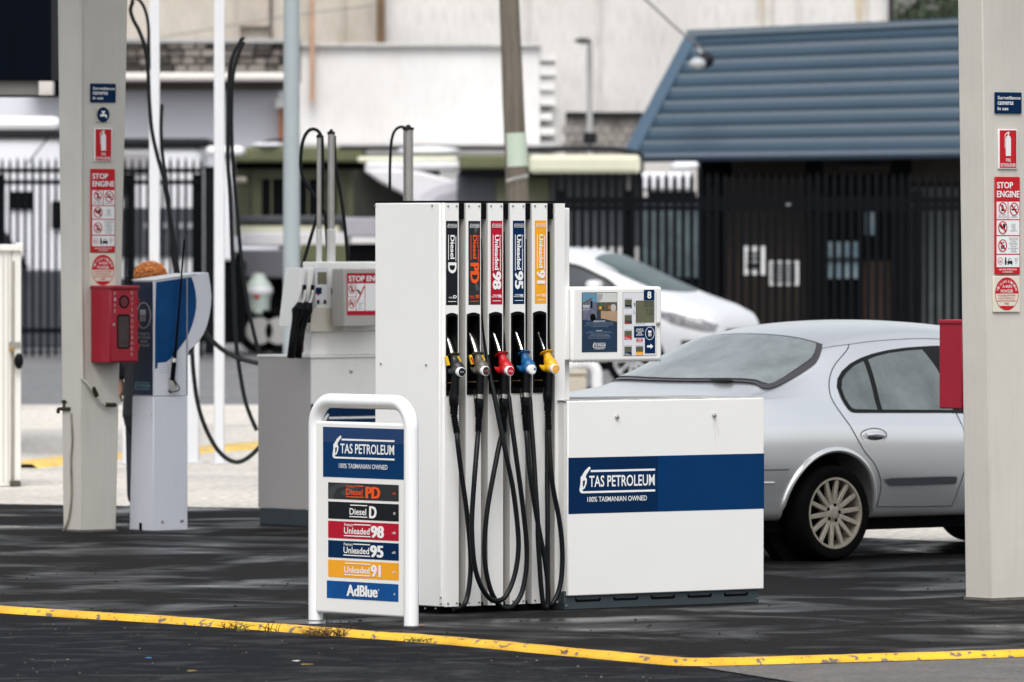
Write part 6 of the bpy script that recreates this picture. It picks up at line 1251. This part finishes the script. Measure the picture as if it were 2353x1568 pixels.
# ------------------------------------------------------------------ hoop barrier and planter
e = thing('hoop_barrier', 'white tubular hoop barrier under the display unit, in front of the white SUV', 'barrier', base(1345, 76))
def a3(x, y, Y): p = pt(x, y, Y); return Vector((p.x-e.location.x, p.y-e.location.y, p.z))
q = MB(); rr = .055; q.tube(smoothpath([a3(1290, 1000, 76), a3(1290, 880, 76), a3(1296, 852, 76), a3(1312, 838, 76), a3(1340, 834, 76), a3(1358, 838, 76), a3(1370, 852, 76), a3(1372, 885, 76), Vector((a3(1372, 900, 76).x, 0, 0))], 6), rr, 14); q.build('hoop_tube', postwhite, e)
e = thing('planter_box', 'low beige concrete box behind the white hoop barrier', 'planter', base(1330, 79)); q = MB(); w = .16; q.box(-.25, .075, -.1, .5, 0, pt(0, 862, 79).z); q.build('box_wall', mat('beige_concrete', (.42, .38, .32), .8, var=.15), e, bevel=.02); q = MB(); q.box(-.27, .085, -.12, .52, pt(0, 862, 79).z, pt(0, 850, 79).z); q.build('rim', mat('beige_concrete', (.42, .38, .32), .8), e, bevel=.02)

# ------------------------------------------------------------------ vehicles in the yard behind the fence
olive = mat('olive_canvas', (.13, .14, .065), .8, col2=(.09, .095, .05), scale=2); olived = mat('olive_body', (.095, .10, .055), .7, var=.15, scale=2); cream = mat('cream_awning', (.62, .62, .48), .6, var=.06)
vanw = mat('caravan_white', (.76, .77, .82), .4, var=.05, scale=1.2); vand = mat('caravan_dark', (.055, .06, .075), .5, var=.25, scale=2); ygrey = mat('trailer_grey', (.115, .115, .13), .6, var=.15); tarp = mat('pale_tarp', (.62, .61, .64), .7, var=.08, scale=1.5); tarpg = mat('grey_tarp', (.34, .33, .37), .8, var=.1, scale=2)
def vthing(name, label, cat, px, Y): return thing(name, label, cat, base(px, Y))
def vpart(name, m, e, x0, y0, x1, y1, Y, d, bevel=.04): return part(name, m, e, x0, y0, x1, y1, Y, d, bevel)
def vwheel(e, px, Y, r=.34):
    q = MB(); x = (px-CX)/F*Y-e.location.x; q.lathe([(r*.6, .0), (r*.95, .0), (r, .05), (r, .2), (r*.9, .22)], (x, Y-e.location.y-.05, r), 'y', 24); q.build('wheel', tyrem, e); q = MB(); q.lathe([(.02, 0), (r*.6, .0), (r*.62, .04)], (x, Y-e.location.y-.06, r), 'y', 18); q.build('wheel_rim', mat('galvanised_grey', (.40, .40, .40), .5), e)
# caravan left of the gate post
e = vthing('caravan', 'white caravan with broad dark stripes behind the left fence', 'caravan', 380, 128)
vpart('shell', vanw, e, 225, 338, 466, 700, 128, 2.4, .12); vpart('roof_edge', darkmetal, e, 222, 318, 480, 337, 127.9, 2.6); vpart('upper_stripe', mat('stripe_grey', (.30, .29, .31), .6, var=.1), e, 228, 352, 345, 398, 127.94, .04, .01); vpart('dark_stripe', vand, e, 228, 478, 463, 588, 127.94, .04, .01); vpart('lower_stripe', vand, e, 228, 640, 463, 720, 127.94, .04, .01)
q = MB(); pts_ = [(pt(300+60*math.cos(R(a)), 470-75*math.sin(R(a)), 1).x*127.9, pt(0, 470-75*math.sin(R(a)), 127.9).z) for a in range(30, 150, 10)]
vpart('window', blackm, e, 250, 402, 290, 450, 127.92, .04, .01)
for i, w in enumerate([9, 7, 10, 6, 8, 9]): vpart('stripe_mark', mat('pale_mark', (.35, .36, .40), .5), e, 332+i*20, 512, 332+i*20+w, 526, 127.90, .02, .002)
vwheel(e, 330, 127.8); vwheel(e, 430, 127.8)
q = MB(); q.box(-1.1, .65, -.3, -.1, .45, .8); q.build('chassis', blackm, e, smooth=False)
# roof top vehicle far left
e = vthing('motorhome', 'white motorhome with a rounded roof and black windows behind the far left fence', 'motorhome', 40, 127)
vpart('shell', vanw, e, -160, 306, 150, 720, 127, 2.4, .15); vpart('dark_band', darkmetal, e, -160, 300, 156, 318, 126.93, .3, .02); vpart('roof_pod', mat('bright_white_gloss', (.82, .82, .83), .3), e, -100, 268, 138, 302, 126.9, 1.6, .14)
vpart('window', blackm, e, 19, 440, 75, 482, 126.93, .06, .03); vpart('window', blackm, e, 118, 462, 160, 526, 126.93, .06, .03); vpart('lower_skirt', vand, e, -160, 620, 150, 800, 126.92, .1)
q = MB(); q.tube([pt(-5, 520, 126.8), pt(60, 620, 126.8)], .06, 8); reparent(q.build('awning_strut', darkmetal), e); q = MB(); q.tube([pt(64, 376, 126.8), pt(120, 305, 126.8)], .015, 6); reparent(q.build('awning_line', darkmetal), e); vwheel(e, -60, 126.8)
# olive camper trailer
e = vthing('camper_trailer', 'olive camper trailer with a dark window behind the tall white post', 'camper', 690, 126)
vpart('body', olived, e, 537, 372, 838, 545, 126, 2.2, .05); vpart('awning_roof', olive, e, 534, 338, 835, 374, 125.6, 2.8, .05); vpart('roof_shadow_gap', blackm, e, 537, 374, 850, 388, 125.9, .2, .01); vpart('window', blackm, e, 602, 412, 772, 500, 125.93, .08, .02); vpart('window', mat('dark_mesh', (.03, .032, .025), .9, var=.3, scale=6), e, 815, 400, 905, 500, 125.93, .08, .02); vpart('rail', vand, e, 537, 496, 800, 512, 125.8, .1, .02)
vpart('lower_rail', cream, e, 545, 519, 780, 534, 125.85, .1, .02); vpart('lower_body', tarp, e, 545, 534, 800, 566, 125.8, 2.2, .03); vpart('tool_box', ygrey, e, 530, 574, 690, 640, 125.7, .6, .03); vpart('storage_box', olive, e, 690, 562, 800, 640, 125.6, .6, .03); vpart('underframe', blackm, e, 500, 640, 840, 770, 126, 2)
vpart('white_flap', vanw, e, 534, 545, 556, 640, 125.7, .1, .02); vpart('lamp', mat('pale_lamp', (.5, .46, .40), .5), e, 536, 407, 566, 420, 125.6, .2, .03)
for x in (596, 640, 905): vwheel(e, x, 125.3, .36)
for (a, b, c_, d_) in [(574, 388, 580, 540), (786, 388, 793, 540), (700, 500, 704, 545)]: vpart('corner_strut', mat('olive_dark_strut', (.04, .042, .025), .7, var=.2), e, a, b, c_, d_, 125.86, .06, .01)
for k in range(4): vpart('window_strap', olived, e, 622+k*42, 410, 626+k*42, 502, 125.90, .03, .004)
q = MB(); q.tube(smoothpath([pt(590, 336, 125.7), pt(612, 326, 125.7), pt(640, 322, 125.7), pt(662, 330, 125.7)], 4), .025, 6); reparent(q.build('roof_cable', darkmetal), e); q = MB(); q.ball(pt(617, 334, 125.9), (.28, .4, .05)); reparent(q.build('roof_hatch', vanw), e)
# rear end of a white vehicle by the gate post
e = vthing('white_box_trailer', 'white trailer corner showing above the black gate post', 'trailer', 500, 124); vpart('roof_cap', mat('bright_white_gloss', (.82, .82, .83), .3), e, 474, 336, 560, 358, 124, 1.4, .06); vpart('body', vanw, e, 490, 360, 534, 600, 124.1, 1.2, .04); vpart('base', blackm, e, 470, 600, 560, 790, 124.2, 1.2)
# tarped boat trailer
e = vthing('covered_trailer', 'trailer under a pale curved tarpaulin with a grey arched end', 'trailer', 990, 121)
prof = [(833, 390), (905, 388), (965, 394), (1020, 408), (1080, 430), (1160, 468), (1160, 520), (1010, 520), (926, 448), (870, 418)]
q = MB(); a = [pt(x, y, 121) for x, y in prof]; q.prism([(p.x, p.z) for p in a], 121, 123); reparent(q.build('tarpaulin', tarp, bevel=.05), e)
prof = [(948, 470), (970, 440), (1010, 420), (1050, 414), (1090, 428), (1130, 452), (1160, 476), (1160, 560), (948, 560)]; q = MB(); a = [pt(x, y, 120.7) for x, y in prof]; q.prism([(p.x, p.z) for p in a], 120.7, 120.95); reparent(q.build('arched_end', mat('light_grey_tarp', (.52, .51, .56), .7, var=.1), bevel=.03), e)
prof = [(985, 470), (1005, 448), (1045, 436), (1085, 446), (1110, 472), (1110, 560), (985, 560)]; q = MB(); a = [pt(x, y, 120.6) for x, y in prof]; q.prism([(p.x, p.z) for p in a], 120.55, 120.68); reparent(q.build('arched_flap', tarpg, bevel=.03), e)
vpart('upper_roll', mat('rolled_grey', (.60, .60, .62), .6, var=.05), e, 838, 372, 1062, 392, 121.1, .6, .08); vpart('cream_rail', cream, e, 820, 360, 1052, 374, 121.2, .6, .05); vpart('grey_band', tarpg, e, 790, 500, 900, 545, 121.3, .6, .03); vpart('dark_side', mat('dark_olive_side', (.02, .022, .015), .8, var=.3), e, 812, 392, 1010, 500, 121.6, .8, .03); vpart('chassis', blackm, e, 800, 560, 1180, 760, 121.5, 1.5)
vpart('side_hatch', blackm, e, 1068, 470, 1100, 540, 120.5, .05, .01); vpart('dark_rail', darkmetal, e, 780, 336, 1200, 345, 122.5, .3, .02); q = MB(); q.ball(pt(985, 347, 122), (.5, .4, .07)); reparent(q.build('white_hatch', vanw), e)
# cream awninged camper on the right
e = vthing('awning_camper', 'black camper body under a long cream awning beside the utility pole', 'camper', 1310, 120)
vpart('body', vand, e, 1050, 396, 1478, 700, 120.4, 2, .05); vpart('awning', cream, e, 1215, 356, 1472, 400, 119.8, 2.6, .07); vpart('olive_canopy', olive, e, 1055, 356, 1240, 390, 120.0, 2.4, .05); vpart('dark_edge', blackm, e, 1055, 391, 1478, 404, 120.0, .3, .01); vpart('olive_panel', olived, e, 1140, 405, 1262, 640, 120.3, .1, .02); vpart('panel_trim', mat('pale_post', (.40, .40, .38), .6), e, 1440, 402, 1452, 470, 120.3, .1, .01)
q = MB(); q.tube(smoothpath([pt(1205, 345, 120.2), pt(1330, 342, 120.2), pt(1415, 344, 120.2), pt(1460, 352, 120.2), pt(1478, 362, 120.2)], 5), .045, 8); reparent(q.build('cable_duct', darkmetal), e)
vpart('white_skirt', mat('soft_white_panel', (.52, .51, .52), .6, var=.08), e, 1320, 568, 1500, 612, 120.2, .1, .02); vwheel(e, 1350, 119.9, .36); vwheel(e, 1250, 119.9, .36)
# white van ends seen through the right fence
e = vthing('white_van', 'small white van end seen through the pointed fence left of the kiosk', 'van', 1540, 119.5)
vpart('upper_body', vanw, e, 1472, 396, 1592, 438, 119.5, 2, .05); vpart('roof_pod', vanw, e, 1545, 372, 1606, 388, 119.7, 2, .06); vpart('side_window', blackm, e, 1490, 440, 1600, 462, 119.45, .05, .01); vpart('lower_body', mat('teal_grey_panel', (.09, .13, .14), .5, col2=(.03, .04, .05), scale=3), e, 1472, 462, 1606, 640, 119.5, 2, .03); vpart('underside', blackm, e, 1472, 640, 1606, 790, 119.6, 2); vwheel(e, 1500, 119.3, .34)
# valve standpipe
e = vthing('valve_standpipe', 'pale green domed valve head on metal legs between the hoses and the grey pole', 'valve', 594, GY(812))
Yv = GY(812); vg = mat('pale_green_paint', (.50, .58, .54), .5, var=.1); k = Yv/F
q = MB(); q.lathe([(.02, (812-628)*k), (15*k, (812-630)*k), (17*k, (812-640)*k), (26*k, (812-650)*k), (31*k, (812-662)*k), (30*k, (812-678)*k), (27*k, (812-690)*k), (26*k, (812-720)*k), (16*k, (812-728)*k)], (0, 0, 0), 'z', 24); q.build('dome', vg, e); q = MB(); q.lathe([(32*k, (812-676)*k), (33*k, (812-672)*k), (33*k, (812-664)*k), (31*k, (812-660)*k)], (0, 0, 0), 'z', 24); q.build('flange', vanw, e); q = MB(); q.tube([(.0, 0, (812-728)*k), (0, 0, (812-752)*k)], 18*k, 14); q.build('neck', vanw, e)
for dx_ in (-20, 0, 20): q = MB(); q.tube([(dx_*k*.5, 0, (812-750)*k), (dx_*k*1.1, 0, 0)], 3.2*k, 8); q.build('leg', mat('galvanised_grey', (.40, .40, .40), .5), e)
q = MB(); q.ball((-.02, -.20, (812-682)*k), (.05, .02, .03)); q.build('red_badge', signred, e)
